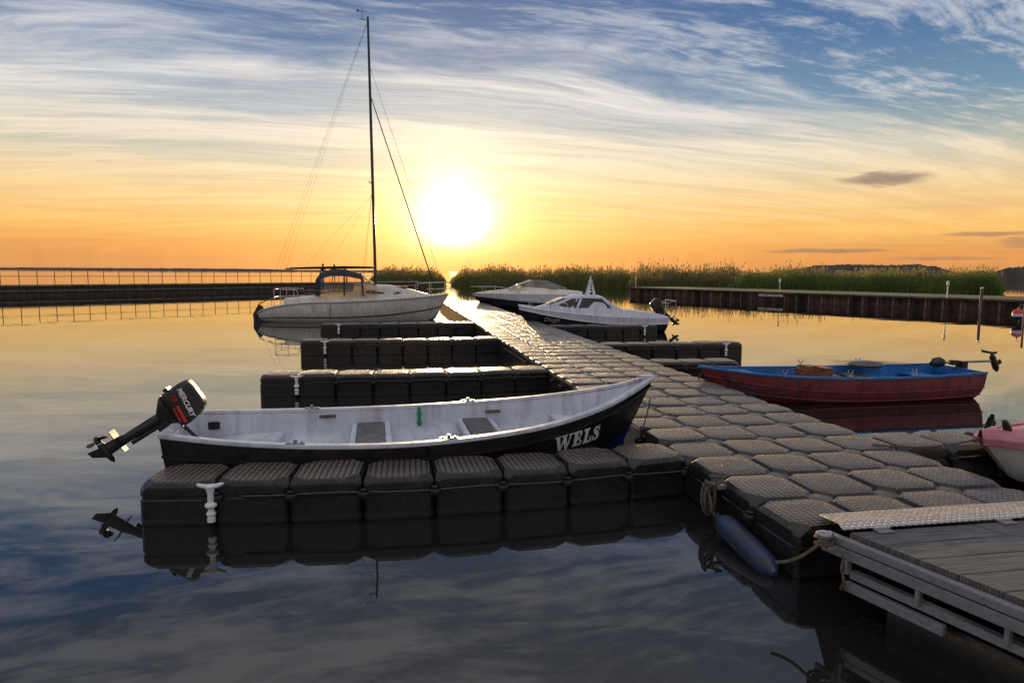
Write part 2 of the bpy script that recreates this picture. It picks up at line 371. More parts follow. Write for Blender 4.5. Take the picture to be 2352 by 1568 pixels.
wob=t.m('SUBTRACT',t.noise(t.comb(t.m('MULTIPLY',az,.25),t.m('MULTIPLY',el,1.)),1.6,4.,.6),.5)
for a0,e0,ha,he,op in((29,7.1,3.3,.5,.8),(25.2,1.8,5.,.22,.7),(35.5,2.9,3.,.18,.6),(38.5,2.3,2.5,.5,.5),(33,1.2,4.,.15,.4)):
    g=t.m('ADD',t.m('POWER',t.m('DIVIDE',t.m('SUBTRACT',az,a0),ha),2.),t.m('POWER',t.m('DIVIDE',t.m('SUBTRACT',t.m('ADD',el,t.m('MULTIPLY',wob,1.8*he)),e0),he),2.))
    c=t.mix(t.m('MULTIPLY',t.ss(g,1.3,.1),op),c,s2l((132,108,104)))
def scl(colr,f): 
    x=t.n('ShaderNodeVectorMath',operation='SCALE'); t.put(x.inputs[0],colr); t.put(x.inputs['Scale'],f); return x.outputs[0]
def addv(a,b):
    x=t.n('ShaderNodeVectorMath',operation='ADD'); t.l(a,x.inputs[0]); t.l(b,x.inputs[1]); return x.outputs[0]
# unseen sky behind and above camera: dusky low, overhead brightened as added fill light
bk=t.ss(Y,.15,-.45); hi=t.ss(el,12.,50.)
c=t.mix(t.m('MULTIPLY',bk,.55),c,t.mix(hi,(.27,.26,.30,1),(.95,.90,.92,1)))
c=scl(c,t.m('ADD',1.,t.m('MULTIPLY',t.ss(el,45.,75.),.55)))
dot=t.n('ShaderNodeVectorMath',operation='DOT_PRODUCT'); t.l(tc,dot.inputs[0]); dot.inputs[1].default_value=SD
ang=t.m('MULTIPLY',t.m('ARCCOSINE',t.m('MINIMUM',dot.outputs['Value'],1.)),57.2958)
angw=t.m('MULTIPLY',ang,t.m('ADD',1.,t.m('MULTIPLY',t.m('SUBTRACT',t.noise(t.comb(t.m('MULTIPLY',az,.22),t.m('MULTIPLY',el,.55)),1.,4.,.6),.5),1.0)))
g1=t.m('EXPONENT',t.m('MULTIPLY',t.m('POWER',t.m('DIVIDE',angw,3.3),2.),-1.))
g2=t.m('EXPONENT',t.m('DIVIDE',ang,-5.5))
g3=t.m('EXPONENT',t.m('DIVIDE',ang,-1.1))
lf=t.m('MULTIPLY',t.ss(el,.3,4.,.10,1.),t.ss(n2,.3,.7,1.3,.7))
c=addv(c,addv(scl((.85,.78,.60),t.m('MULTIPLY',g1,lf)),addv(scl((.80,.60,.28),t.m('MULTIPLY',g2,t.ss(el,0.,3.,.5,1.))),scl((9.,7.5,4.),t.m('MULTIPLY',g3,t.ss(el,1.,4.))))))
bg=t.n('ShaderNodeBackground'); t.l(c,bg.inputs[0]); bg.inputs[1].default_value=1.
sk=t.n('ShaderNodeTexSky',sky_type='NISHITA'); sk.sun_disc=False; sk.sun_elevation=SEL; sk.sun_rotation=SAZ
b2=t.n('ShaderNodeBackground'); t.l(sk.outputs[0],b2.inputs[0]); b2.inputs[1].default_value=.01
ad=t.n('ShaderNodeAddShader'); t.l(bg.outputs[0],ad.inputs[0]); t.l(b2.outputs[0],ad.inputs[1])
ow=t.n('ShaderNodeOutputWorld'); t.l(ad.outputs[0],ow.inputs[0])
ld=bpy.data.lights.new('sun','SUN'); ld.energy=5.; ld.angle=R(.6); ld.color=(1,.70,.38)
lo=bpy.data.objects.new('sun',ld); col.objects.link(lo); lo.rotation_euler=SD.to_track_quat('Z','Y').to_euler()
# ------------------------------------------------------------ water
m=bpy.data.materials.new('harbour_water'); m.use_nodes=True; t=NT(m.node_tree); b=m.node_tree.nodes['Principled BSDF']
b.inputs['Base Color'].default_value=(.014,.013,.013,1); b.inputs['Roughness'].default_value=.015; b.inputs['IOR'].default_value=2.1
b.inputs['Specular Tint'].default_value=(1.,.93,.88,1)
ge=t.n('ShaderNodeNewGeometry').outputs['Position']; s_=t.n('ShaderNodeSeparateXYZ'); t.l(ge,s_.inputs[0])
vv=t.comb(t.m('MULTIPLY',s_.outputs[0],.55),s_.outputs[1])
h=t.m('ADD',t.m('MULTIPLY',t.noise(vv,.9,2.,.5),.0035),t.m('MULTIPLY',t.noise(vv,4.5,2.,.5),t.ss(t.noise(vv,.08,2.),.4,.65,.0002,.001)))
bn=t.n('ShaderNodeBump'); bn.inputs['Distance'].default_value=1.; t.l(h,bn.inputs['Height']); t.l(bn.outputs[0],b.inputs['Normal'])
mt['water']=m
bm=B(); L=9000
bm.faces.new([bm.verts.new(p) for p in((-L,-200,0),(L,-200,0),(L,L,0),(-L,L,0))]); struct('water',bm,'water')
# ------------------------------------------------------------ float cubes
def octo(a,c,z):
    k=a-c; return [V(p) for p in((a,-k,z),(a,k,z),(k,a,z),(-k,a,z),(-a,k,z),(-a,-k,z),(-k,-a,z),(k,-a,z))]
def cubebm(bm,o=V((0,0,0)),full=True):
    R_=[(.235,.03,-.07),(.246,.03,-.03),(.2485,.026,.01),(.2485,.026,.195),(.243,.03,.200),(.243,.03,.224),(.2485,.028,.229),(.2488,.032,.268),(.2475,.048,.287),(.241,.072,.303),(.2285,.084,.3215),(.224,.086,.3245),(.22,.086,.3256),(.1,.04,.3285)]
    if not full: R_=[R_[i] for i in(1,7,8,10,12)]
    loft(bm,[[p+o for p in octo(*r)] for r in R_],True,False,True)
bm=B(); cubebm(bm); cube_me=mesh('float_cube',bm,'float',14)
def capbm(bm,o=V((0,0,0)),seg=16): lathe(bm,[(.086,.27),(.086,.303),(.08,.312),(.04,.317),(.012,.318)],o,seg=seg)
bm=B(); capbm(bm); cap_me=mesh('connector_cap',bm,'cap')
bm=B(); lathe(bm,[(.045,.19),(.05,.2),(.05,.222),(.045,.232)]); lathe(bm,[(.024,.232),(.028,.246),(.018,.25)]); lug_me=mesh('side_pin',bm,'blackpl')
bm=B(); lathe(bm,[(.018,.05),(.028,.055),(.028,.085),(.022,.09),(.022,.10),(.032,.105),(.032,.12),(.024,.125),(.02,.15),(.036,.16),(.042,.172),(.038,.185),(.022,.195),(.02,.25),(.03,.29),(.032,.31),(.02,.318)],seg=20)
tube(bm,[(-.09,0,.327),(-.08,0,.322),(-.04,0,.310),(0,0,.305),(.04,0,.310),(.08,0,.322),(.09,0,.327)],[.005,.012,.016,.02,.016,.012,.005],10)
cleat_me=mesh('mooring_cleat',bm,'whitepl')
S0=4.87; TL,TR=2.32,4.32
walk=thing('floating_walkway','long walkway of black plastic float cubes, four wide, receding to the sun','walkway',(0,0,0),TH)
S1=S0-1.5
rows=61; fb=B(); cb=B()
for r in range(rows):
    for k in range(4):
        p=V((TL+.25+.5*k,S1+.25+.5*r,random.uniform(-.006,.006)))
        if r<25:
            o=obj('float_cube',cube_me,None,walk,loc=p,rot=(random.uniform(-.018,.018),random.uniform(-.018,.018),random.uniform(-.006,.006)))
        else: cubebm(fb,p,False)
    for k in range(1,4):
        p=V((TL+.5*k,S1+.5*(r+1),0))
        if r<24: obj('connector_cap',cap_me,None,walk,loc=p)
        elif r<rows-1: capbm(cb,p,8)
    if r<16:
        for x in(TL-.01,TR+.01): obj('side_pin',lug_me,None,walk,loc=(x,S1+.5*r+.5,0))
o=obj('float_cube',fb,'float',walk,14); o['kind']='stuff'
o=obj('connector_cap',cb,'cap',walk); o['kind']='stuff'
def finger(t0,n,s,label,bulge=.0,cleat=None,sp=.5):
    root=thing('finger_pontoon',label,'pontoon',W(t0,s+.25),TH,'finger pontoons of black float cubes'); L=n*sp
    f=lambda x:-bulge*math.sin(PI*min(max(x/L,0),1))
    for i in range(n):
        x=sp*(i+.5); o=obj('float_cube',cube_me,None,root,loc=(x,f(x),random.uniform(-.008,.008)),rot=(random.uniform(-.015,.015),random.uniform(-.015,.015),math.atan((f(x+.1)-f(x-.1))/.2))); o.scale=(sp/.5,1,1)
    for i in range(1,n):
        x=sp*i
        for sd in(-1,1): obj('side_pin',lug_me,None,root,loc=(x,f(x)+sd*.252,0))
    bm=B(); tube(bm,[(x*L/24,f(x*L/24)-.257,.222+.006*math.sin(x)) for x in range(4,25)],.009,6); obj('edge_line',bm,'blackpl',root)
    if cleat is not None:
        obj('mooring_cleat',cleat_me,None,root,loc=(cleat,f(cleat)-.30,0))
        bm=B(); box(bm,(cleat,f(cleat)-.265,.21),(.12,.08,.02)); obj('cleat_bracket',bm,'blackpl',root,bevel=.004)
    return root
finger(TL-4.08,8,S0,'nearest finger pontoon in front of the black rowing boat, white cleat at its left end',.15,.48,.51)
finger(TL-4.20,8,9.75,'second finger pontoon on the left, just behind the black rowing boat',.12,.5,.525)
finger(TL-4.28,8,14.5,'third finger pontoon on the left, between second one and the one at the yacht',.10,.5,.535)
finger(TL-4.36,8,19.1,'farthest left finger pontoon, directly in front of the white sailing yacht',.05,.5,.545)
finger(TR,6,13.1,'right finger pontoon between the red rowing boat and the small cabin boat',.1,2.7,.52)
finger(TR,6,17.75,'right finger pontoon right in front of the dark cabin boat',.05,2.7,.515)
finger(TR,3,10.3,'short stub of finger pontoon by the bow of the maroon rowing boat',0,None)
finger(TR,6,S0,'right finger pontoon behind the pink decked boat at the right edge',0,None)
# ------------------------------------------------------------ black rowing boat
bs=V((-2.86,5.50,0)); bb=V((1.37,6.37,0))
wels=boat('rowing_boat','black rowing boat with white open interior lettered WELS, behind the nearest finger pontoon',bs,bb)
KW=[(0,.45,.50,-.02,3.2,.06),(.6,.62,.455,-.07,3.,.62),(1.3,.73,.425,-.1,2.8,1.3),(2.1,.76,.425,-.1,2.6,2.1),(2.95,.66,.475,-.08,2.3,2.9),(3.55,.46,.56,-.04,2.,3.45),(4.0,.22,.67,.0,1.8,3.8),(4.33,.018,.79,.1,1.7,4.0)]
obj('hull',hull(KW,60,18,mf=lambda u,v:1 if (u>.60 and v>.42+ (1-u)*.45) else 0),['hullblack','hullblue'],wels)
KI=[(k[0]+(.05 if i==0 else 0)-(.05 if i==7 else 0),max(k[1]-.045,.006),k[2]-.004,max(.06,k[3]+.1)+(.12 if i==7 else 0)+(.03 if i==6 else 0),min(k[4]+.9,4),k[5]-(.1 if i==7 else 0)+(.05 if i==0 else 0)) for i,k in enumerate(KW)]
obj('interior',hull(KI,50,16),'white',wels)
bm=B()
for sd in(-1,1): rail(bm,[p+V((0,sd*-.012,.012)) for p in hline(KW,0,sd,0,40)],.07,.034)
rail(bm,[(.022,-.46,.512),(.022,.46,.512)],.07,.036)
box(bm,(4.26,0,.80),(.14,.09,.04))
obj('gunwale',bm,'white',wels,bevel=.007)
for sd in(-1,1): bm=B(); rail(bm,hline(KW,.09,sd,.012,40),.03,.022); obj('rubbing_strake',bm,'hullblack',wels,bevel=.004)
def thwart(x,w,z,h):
    b_=ysurf(KI,x,z)-.01
    bm=B(); box(bm,(x,0,z),(w,2*b_,.03)); o=obj('seat',bm,'thwart',wels,bevel=.008)
    bm=B()
    box(bm,(x-w/2-.03,0,z-.01),(.05,2*b_,.05)); box(bm,(x+w/2+.03,0,z-.01),(.05,2*b_,.05)); box(bm,(x,0,(z+.06)/2-.02),(w*.8,b_*1.1,z-.08)); obj('seat_frame',bm,'white',o,bevel=.008)
thwart(1.62,.26,.285,0); thwart(2.66,.25,.30,0)
bm=B()
rings=[]
for x in(.08,.3,.55,.78):
    bw=ysurf(KI,x,.27)-.005; rings.append([V((x,-bw,.255)),V((x,-bw,.272)),V((x,bw,.272)),V((x,bw,.255))])
loft(bm,rings,True,True,True); box(bm,(.78,0,.165),(.03,1.15,.2)); obj('stern_bench',bm,'white',wels,bevel=.006)
bm=B(); rings=[]
for x in(3.4,3.55,3.75,3.95,4.05):
    bw=max(ysurf(KI,x,.36)-.004,.01); rings.append([V((x,-bw,.35)),V((x,-bw,.372)),V((x,bw,.372)),V((x,bw,.35))])
loft(bm,rings,True,True,True); box(bm,(3.41,0,.25),(.025,.62,.22)); obj('bow_locker',bm,'white',wels,bevel=.005)
for y in(-.3,-.1,.1,.3):
    bm=B(); rail(bm,[(.9,y,.085),(2.0,y*1.05,.083),(3.1,y*.8,.085)],.035,.014); obj('floor_rib',bm,'white',wels,bevel=.004)
for x,sd in((1.05,-1),(2.25,-1),(1.05,1),(2.6,1)):
    bm=B(); y=sd*(ysurf(KW,x,.41)-.02); z=hp([s for s in cr(KW,60) if s[0]>=x][0],0,1).z+.034
    box(bm,(x,y,z),(.15,.05,.012)); lathe(bm,[(.013,0),(.016,.02),(.016,.03),(.008,.03)],(x,y,z)); box(bm,(x-.05,y,z+.008),(.02,.02,.012)); box(bm,(x+.05,y,z+.008),(.02,.02,.012)); obj('oarlock_plate',bm,'steel',wels,bevel=.003)
for x,mm,s_ in((1.2,'wood',(.16,.02,.03)),(2.85,'wood',(.16,.02,.03)),(.2,'blackpl',(.1,.02,.07)),(2.1,'green',(.03,.025,.2))):
    bm=B(); zz=.36 if mm!='green' else .32
    box(bm,(x,ysurf(KI,x,zz)-.012,zz+.02),s_); 
    if mm=='green': box(bm,(x,ysurf(KI,x,zz)-.03,zz+.05),(.05,.03,.03)); box(bm,(x,ysurf(KI,x,zz)-.03,zz-.04),(.05,.03,.03))
    else: box(bm,(x,ysurf(KI,x,zz)-.024,zz+.02),(s_[0]*.5,.02,s_[2]*.5))
    obj('inner_cleat' if mm=='green' else 'side_fitting',bm,mm,wels,bevel=.004)
bm=hulltext(KW,slabtext(.145,.86,.16),3.42,.345,-1,tilt=.10); obj('lettering',bm,'whitemark',wels)
bm=B(); lathe(bm,[(.012,0),(.012,.03),(.03,.035),(.03,.045)],(4.15,0,.74)); tube(bm,[(4.28,-.02,.62),(4.33,-.03,.6),(4.36,0,.58),(4.33,.03,.6),(4.28,.02,.62)],.006,6); obj('bow_ring',bm,'chrome',wels)
# ------------------------------------------------------------ outboard motors
def outboard(label,root,px_,z_,tilt,s=1.,text=True,turn=0.,group=None):
    p=rmat(root)@V((px_,0,z_))
    o=thing('outboard_motor',label,'outboard motor',p,0,group)
    o.rotation_mode='QUATERNION'
    o.rotation_quaternion=(Matrix.Rotation(root.rotation_euler.z+turn,3,'Z')@Matrix.Rotation(tilt,3,'Y')).to_quaternion(); o.scale=(s,s,s)
    cx=-.12
    bm=B(); rings=[]
    for z,a,b_,sh in((.03,.16,.095,0),(.045,.178,.103,0),(.1,.182,.108,0),(.22,.172,.104,-.012),(.28,.156,.094,-.022),(.31,.125,.075,-.03),(.318,.085,.05,-.035)):
        rr=[]
        for k in range(32):
            an=2*PI*k/32; c_,s_=math.cos(an),math.sin(an); e_=.42
            rr.append(V((cx+sh+a*math.copysign(abs(c_)**e_,c_),b_*math.copysign(abs(s_)**e_,s_),z)))
        rings.append(rr)
    loft(bm,rings,True,True,True); cw=obj('engine_cowl',bm,'blackpl',o,30)
    bm=B(); loft(bm,[[V((cx+(a)*math.copysign(abs(math.cos(2*PI*k/24))**.6,math.cos(2*PI*k/24)),b_*math.copysign(abs(math.sin(2*PI*k/24))**.6,math.sin(2*PI*k/24)),z)) for k in range(24)] for z,a,b_ in((-.1,.07,.05),(-.04,.13,.085),(.0,.17,.102),(.028,.176,.106))],True,True,True); obj('engine_pan',bm,'blackpl',o)
    bm=B(); loft(bm,[[V((cx+dx+a*math.cos(2*PI*k/16),b_*math.sin(2*PI*k/16),z)) for k in range(16)] for z,a,b_,dx in((-.08,.06,.045,0),(-.2,.042,.03,0),(-.42,.038,.025,-.01),(-.5,.05,.022,-.02),(-.68,.06,.018,-.02))],True,True,True); obj('leg',bm,'blackpl',o)
    bm=B(); tube(bm,[(cx+.055,0,-.1),(cx+.05,0,-.44)],.02,8); tube(bm,[(cx-.05,.02,-.12),(cx-.05,.02,-.5)],.008,6); obj('swivel_tube',bm,'blackpl',o)
    bm=B(); poly(bm,[(cx+.08,-.05,-.53),(cx-.15,-.07,-.525),(cx-.15,.07,-.525),(cx+.08,.05,-.53)],(0,0,.008)); poly(bm,[(cx+.05,-.005,-.68),(cx-.07,-.005,-.68),(cx-.09,-.005,-.81),(cx-.03,-.005,-.8)],(0,.01,0)); obj('skeg',bm,'blackpl',o)
    bm=B(); ax=Matrix.Rotation(R(-90),3,'Y'); lathe(bm,[(.004,-.13),(.022,-.1),(.032,-.04),(.034,.04),(.03,.08)],(cx-.02,0,-.67),ax); obj('gearcase',bm,'blackpl',o)
    bm=B(); lathe(bm,[(.028,.085),(.025,.14),(.01,.16)],(cx-.02,0,-.67),ax)
    for k in range(3):
        an=2*PI*k/3+.4; rm=Matrix.Rotation(an,3,'X'); rings=[]
        for rr_,w_,tw in((.02,.025,1.0),(.05,.042,.8),(.08,.045,.65),(.1,.025,.55)):
            c0=V((cx-.135,0,-.67)); rings.append([c0+rm@V((a*w_*math.cos(tw)*.6+d_,a*w_*math.sin(1.57-tw*.3),rr_)) for a,d_ in((-1,0),(0,.005),(1,0),(0,-.005))])
        loft(bm,rings,True,True,True)
    obj('propeller',bm,'blackpl',o)
    bm=B(); box(bm,(.03,0,-.1),(.03,.18,.16)); box(bm,(-.035,-.07,-.06),(.1,.02,.2)); box(bm,(-.035,.07,-.06),(.1,.02,.2)); tube(bm,[(-.05,-.1,.0),(-.05,.1,.0)],.018,8)
    tube(bm,[(.04,-.06,-.13),(.1,-.06,-.13)],.01,6); tube(bm,[(.1,-.09,-.13),(.1,-.03,-.13)],.007,6); obj('clamp_bracket',bm,'blackpl',o,bevel=.004)
    bm=B(); tube(bm,[(cx+.15,.04,.0),(cx+.3,.05,.02),(cx+.42,.05,.05)],[.018,.017,.016],8); tube(bm,[(cx+.42,.05,.05),(cx+.52,.05,.07)],.022,10); obj('tiller_handle',bm,'blackpl',o)
    if text:
        sl=Matrix.Rotation(R(10),4,'Y')
        m_=Matrix.Rotation(R(90),4,'X')
        bm=xf(textbm('MERCURY',.063,.0015,off=.0018,shear=.15),Matrix.Translation((cx-.0,-.1105,.20))@sl@m_); obj('lettering',bm,'whitemark',cw)
        bm=xf(textbm('5.0',.05,.0015,off=.0005,shear=.15),Matrix.Translation((cx-.09,-.1105,.14))@sl@m_); obj('lettering',bm,'redmark',cw)
        for k,(a,b_,h_) in enumerate(((-.02,.15,.026),(-.02,.13,.012))): 
            bm=B(); poly(bm,[(cx+a,-.1110,.125-k*.03-.02),(cx+b_,-.1110,.10-k*.03-.02),(cx+b_+.005,-.1110,.10-k*.03+h_-.02),(cx+a+.01,-.1110,.125-k*.03+h_-.02)],(0,.003,0)); obj('stripe_decal',bm,'redmark',cw)
        bm=B(); box(bm,(cx-.195,0,.1),(.03,.12,.05)); obj('carry_grip',bm,'blackpl',cw,bevel=.008)
    return o
outboard('black outboard motor tilted up on the stern of the black rowing boat',wels,.02,.52,R(57),.9)
# ------------------------------------------------------------ sailing yacht
YB=24.3
ys_=aty(598,720,YB-.65); yb_=aty(1030,690,YB+.65)
yacht=boat('sailing_yacht','white sailing yacht with tall dark mast and black spray hood, left of the walkway',ys_,yb_,'sailing boat')
LY=(V((yb_.x,yb_.y,0))-V((ys_.x,ys_.y,0))).length; k_=LY/6.9
KY=[(0,.62,.34,-.02,2.6,.15),(.5,.8,.52,-.1,2.6,.55),(1.6,1.05,.68,-.2,2.6,1.6),(3.,1.18,.72,-.25,2.5,3.),(4.4,1.08,.78,-.25,2.3,4.35),(5.7,.68,.86,-.2,2.,5.5),(6.5,.26,.92,-.1,1.9,6.1),(6.9,.02,.96,.05,1.9,6.4)]
KY=[(a*k_,b,c_,d_,e_,f*k_) for a,b,c_,d_,e_,f in KY]
obj('hull',hull(KY,60,20,mf=lambda u,v:1 if v>.66 else (2 if .28<v<.335 else 0)),['offwhite','navy','grey'],yacht)
obj('deck',deck(KY,.0,.05),'offwhite',yacht)
for sd in(-1,1): bm=B(); rail(bm,hline(KY,0,sd,.01,40),.04,.03); obj('toe_rail',bm,'steel',yacht)
SC=[(.9,.72,.68,.55,.80,.08),(2.15,.82,.76,.66,.93,.08),(2.3,.82,.76,.66,.97,.1),(3.25,.84,.78,.70,1.02,.1),(3.35,.86,.76,.70,1.30,.14),(4.6,.76,.62,.76,1.26,.14),(5.35,.55,.42,.82,1.12,.1),(6.0,.30,.2,.86,.96,.05)]
obj('coachroof',sup(B(),SC),'offwhite',yacht)
for sd in(-1,1):
    obj('window',sidepanel(SC,[(3.85,1.0),(3.72,1.05),(3.8,1.13),(4.4,1.13),(4.9,1.07),(5.0,1.02),(4.75,.99)],sd),'dark',yacht)
bm=B(); box(bm,(5.0,0,1.23),(.5,.5,.05)); obj('hatch',bm,'dark',yacht,bevel=.01)
bm=B(); rings=[]
for x,zt in((2.0,1.55),(2.15,1.74),(2.5,1.88),(3.0,1.88),(3.55,1.72),(4.1,1.32)):
    ring=[]
    for i in range(17):
        a=PI*i/16; ring.append(V((x+(.0 if x<3.5 else .1*(1-math.sin(a))),-.86*math.copysign(abs(math.cos(a))**.8,math.cos(a)),.92+(zt-.92)*(math.sin(a)**.5 if a>0 and i<16 else 0))))
    rings.append(ring)
def mfh(i,j): return 1 if (i in(1,2,3) and j in(0,1,2,13,14,15)) or (i==4 and j not in(7,8)) else 0
loft(bm,rings,False,mf=mfh); hood=obj('spray_hood',bm,['canvas','amber'],yacht)
for r_ in (rings[1],rings[3],rings[4]): 
    bm=B(); tube(bm,[p+V((0,0,.008)) for p in r_],.03,6); obj('hood_frame',bm,'canvas',hood)
mb=V((4.16*k_,0,1.24)); mtp=loc(yacht,aty(845,48,(rmat(yacht)@mb).y)); mtp.y=0
bm=B(); tube(bm,[mb,(mb+mtp)/2,mtp],[.062,.06,.045],12,.75); mast=obj('mast',bm,'mast',yacht)
def mp(f): return mb+(mtp-mb)*f
bm=B(); tube(bm,[mp(.40)+V((0,-.55,.03)),mp(.40),mp(.40)+V((0,.55,.03))],.018,6); tube(bm,[mp(.40)+V((-.15,-.3,.03)),mp(.40),mp(.40)+V((-.15,.3,.03))],.012,6); obj('spreader',bm,'mast',mast)
bm=B(); tube(bm,[mtp+V((0,0,0)),mtp+V((-.3,0,.03))],.012,6); tube(bm,[mtp+V((-.2,0,.0)),mtp+V((-.2,0,.36))],.008,5); tube(bm,[mtp+V((-.38,0,.30)),mtp+V((-.02,0,.28))],.009,5); poly(bm,[mtp+V((-.38,-.004,.26)),mtp+V((-.38,-.004,.36)),mtp+V((-.28,-.004,.31))],(0,.008,0)); lathe(bm,[(.03,0),(.035,.05),(.03,.12),(.01,.14)],mtp); obj('masthead_vane',bm,'mast',mast)
bowp=V((6.8*k_,0,.96))
bm=B()
tube(bm,[mp(.73),bowp+V((-.35,0,.05))],[.016,.024],8); obj('furled_jib',bm,'sail',yacht)
def wire(a,b_,r=.006):
    bm=B(); tube(bm,[a,b_],r,5); obj('stay',bm,'wire',yacht)
wire(mp(.84),bowp,.006); 
for sd in(-1,1):
    wire(mtp,V((.15,sd*.55,.5)),.0035); wire(mp(.72),mp(.40)+V((0,sd*.55,.03)),.004); wire(mp(.40)+V((0,sd*.55,.03)),V((4.1*k_,sd*1.08,.72)),.004); wire(mp(.40),V((3.6*k_,sd*1.1,.68)),.004)
bz=1.93
bm=B(); tube(bm,[(4.1*k_,0,bz),(.9,0,bz-.05)],.024,8); tube(bm,[(4.05*k_,0,bz+.02),(3.,0,bz+.03),(1.8,0,bz+.0),(1.05,0,bz-.02)],[.035,.035,.028,.015],10); obj('boom',bm,'sail',yacht)
wire(mtp,V((.95,0,bz)),.003)
for f in(1.6,2.4): wire(mp(.36),V((f,0,bz+.08)),.003)
bm=B()
for sd in(-1,1):
    tube(bm,[(6.95,0,1.42),(6.7,sd*.28,1.42),(6.1,sd*.52,1.40),(5.6,sd*.72,1.38),(5.5,sd*.74,.85)],.012,6)
    tube(bm,[(6.9,0,1.17),(6.6,sd*.3,1.17),(6.0,sd*.56,1.15)],.010,6)
    for x,y,z in((6.65,.26,.9),(6.1,.5,.86)): tube(bm,[(x,sd*y*.9,z),(x,sd*y,1.41)],.011,6)
obj('bow_pulpit',bm,'chrome',yacht)
bm=B()
for sd in(-1,1):
    tube(bm,[(.55,0,1.14),(.55,sd*.62,1.14),(.7,sd*.78,1.16),(1.4,sd*1.0,1.14),(1.5,sd*1.0,.68)],.012,6); tube(bm,[(.6,sd*.72,.52),(.6,sd*.7,1.14)],.012,6); tube(bm,[(1.05,sd*.9,.6),(1.05,sd*.9,1.14)],.011,6); tube(bm,[(.56,0,.87),(.58,sd*.65,.87),(1.05,sd*.9,.88),(1.45,sd*1.,.9)],.009,6)
obj('stern_rail',bm,'chrome',yacht)
bm=B()
for sd in(-1,1):
    for z in(1.12,.95): tube(bm,[(1.5,sd*1.0,z),(2.4,sd*1.1,z+.02),(3.9,sd*1.1,z+.05),(5.55,sd*.73,z+.2)],.004,4)
    for x,y in((2.4,1.1),(3.9,1.1)): tube(bm,[(x,sd*y,.66),(x,sd*y,1.18)],.009,6)
obj('guard_rail',bm,'chrome',yacht)
bm=B(); poly(bm,[(-.05,-.02,.62),(.12,-.02,.5),(.1,-.02,-.2),(-.22,-.02,-.2),(-.25,-.02,.25)],(0,.04,0)); obj('rudder',bm,'navy',yacht,bevel=.008)
bm=B(); tube(bm,[(-.03,0,.62),(.4,0,.82),(1.,0,.9)],.018,6); obj('tiller',bm,'wood',yacht)
bm=B(); tube(bm,[(2.55,-1.16,.66),(2.52,-1.2,.35),(2.5,-1.19,.05)],.01,5); obj('hanging_line',bm,'wire',yacht)
# ------------------------------------------------------------ dark cabin boat
cs=aty(1516,735,21.0); cb_=aty(1190,703,20.4)
cabin=boat('cabin_boat','small dark hulled cabin boat with white cabin lettered Diego, right of the walkway',cs,cb_,'motorboat')
kc=(V((cs.x,cs.y,0))-V((cb_.x,cb_.y,0))).length/4.86
KC=[(0,.82,.45,-.1,3.,.1),(.9,.88,.45,-.15,3.,.95),(2.,.92,.49,-.2,2.8,2.),(3.1,.85,.57,-.18,2.4,3.05),(4.0,.56,.66,-.1,2.,3.85),(4.5,.28,.72,0,1.8,4.3),(4.86,.02,.77,.15,1.8,4.55)]
KC=[(a*kc,b,c_,d_,e_,f*kc) for a,b,c_,d_,e_,f in KC]
obj('hull',hull(KC,50,16,mf=lambda u,v:1 if v<.10 else 0),['navy','white'],cabin)
obj('deck',deck(KC,.0,.06),'white',cabin)
for sd in(-1,1): bm=B(); rail(bm,hline(KC,.12,sd,.012),.035,.028); obj('rubbing_strake',bm,'whitepl',cabin)
SB=[(.1,.68,.66,.44,.52,.03),(.6,.70,.68,.45,.60,.05),(1.5,.74,.68,.48,.68,.06),(1.7,.74,.66,.48,.78,.08),(2.15,.74,.56,.50,1.08,.07),(3.0,.68,.50,.56,1.10,.07),(3.3,.62,.44,.58,1.03,.07),(3.95,.46,.38,.64,.80,.05),(4.3,.20,.13,.70,.74,.02)]
SB=[(a*kc,b_,c_,d_,e_,f_) for (a,b_,c_,d_,e_,f_) in SB]
obj('cabin',sup(B(),SB),'white',cabin)
for sd in(-1,1):
    obj('side_window',sidepanel(SB,[(1.9*kc,.74),(2.2*kc,1.02),(2.83*kc,1.04),(2.98*kc,.74)],sd,.008),'dark',cabin)
    obj('side_window',sidepanel(SB,[(3.06*kc,.74),(2.92*kc,1.03),(3.2*kc,1.01),(3.68*kc,.79)],sd,.008),'dark',cabin)
bm=B(); poly(bm,[(3.37*kc,-.38,1.03),(3.37*kc,.38,1.03),(3.88*kc,.32,.84),(3.88*kc,-.32,.84)],(.02,0,.02)); obj('windscreen',bm,'dark',cabin)
bm=B()
for sd in(-1,1):
    tube(bm,[(4.86*kc,0,.98),(4.5*kc,sd*.28,.98),(4.0*kc,sd*.54,.95),(3.4*kc,sd*.74,.88),(3.3*kc,sd*.76,.64)],.012,6)
    for x,y,z in((4.45*kc,.28,.73),(3.9*kc,.56,.68)): tube(bm,[(x,sd*y,z),(x,sd*y,.95)],.011,6)
obj('bow_rail',bm,'chrome',cabin)
xm=2.45*kc
bm=B(); 
for sd in(-1,1): poly(bm,[(xm-.16,sd*.13,1.10),(xm+.14,sd*.13,1.10),(xm+.03,sd*.05,1.54),(xm-.05,sd*.05,1.54)],(0,sd*.02,0))
box(bm,(xm-.01,0,1.56),(.12,.13,.04)); am=obj('mast_bracket',bm,'whitepl',cabin,bevel=.005)
for k,(x,z,r_) in enumerate(((-.01,1.175,.044),(-.01,1.285,.037),(-.01,1.38,.03),(-.01,1.465,.022))):
    yy=.13-.08*(z-1.10)/.44+.024
    for sd in(-1,1): bm=B(); lathe(bm,[(r_,0),(r_,.004)],(xm+x,sd*yy,z),Matrix.Rotation(R(90-10)*(1 if sd<0 else -1),3,'X'),12); obj('bracket_hole',bm,'blackpl',am)
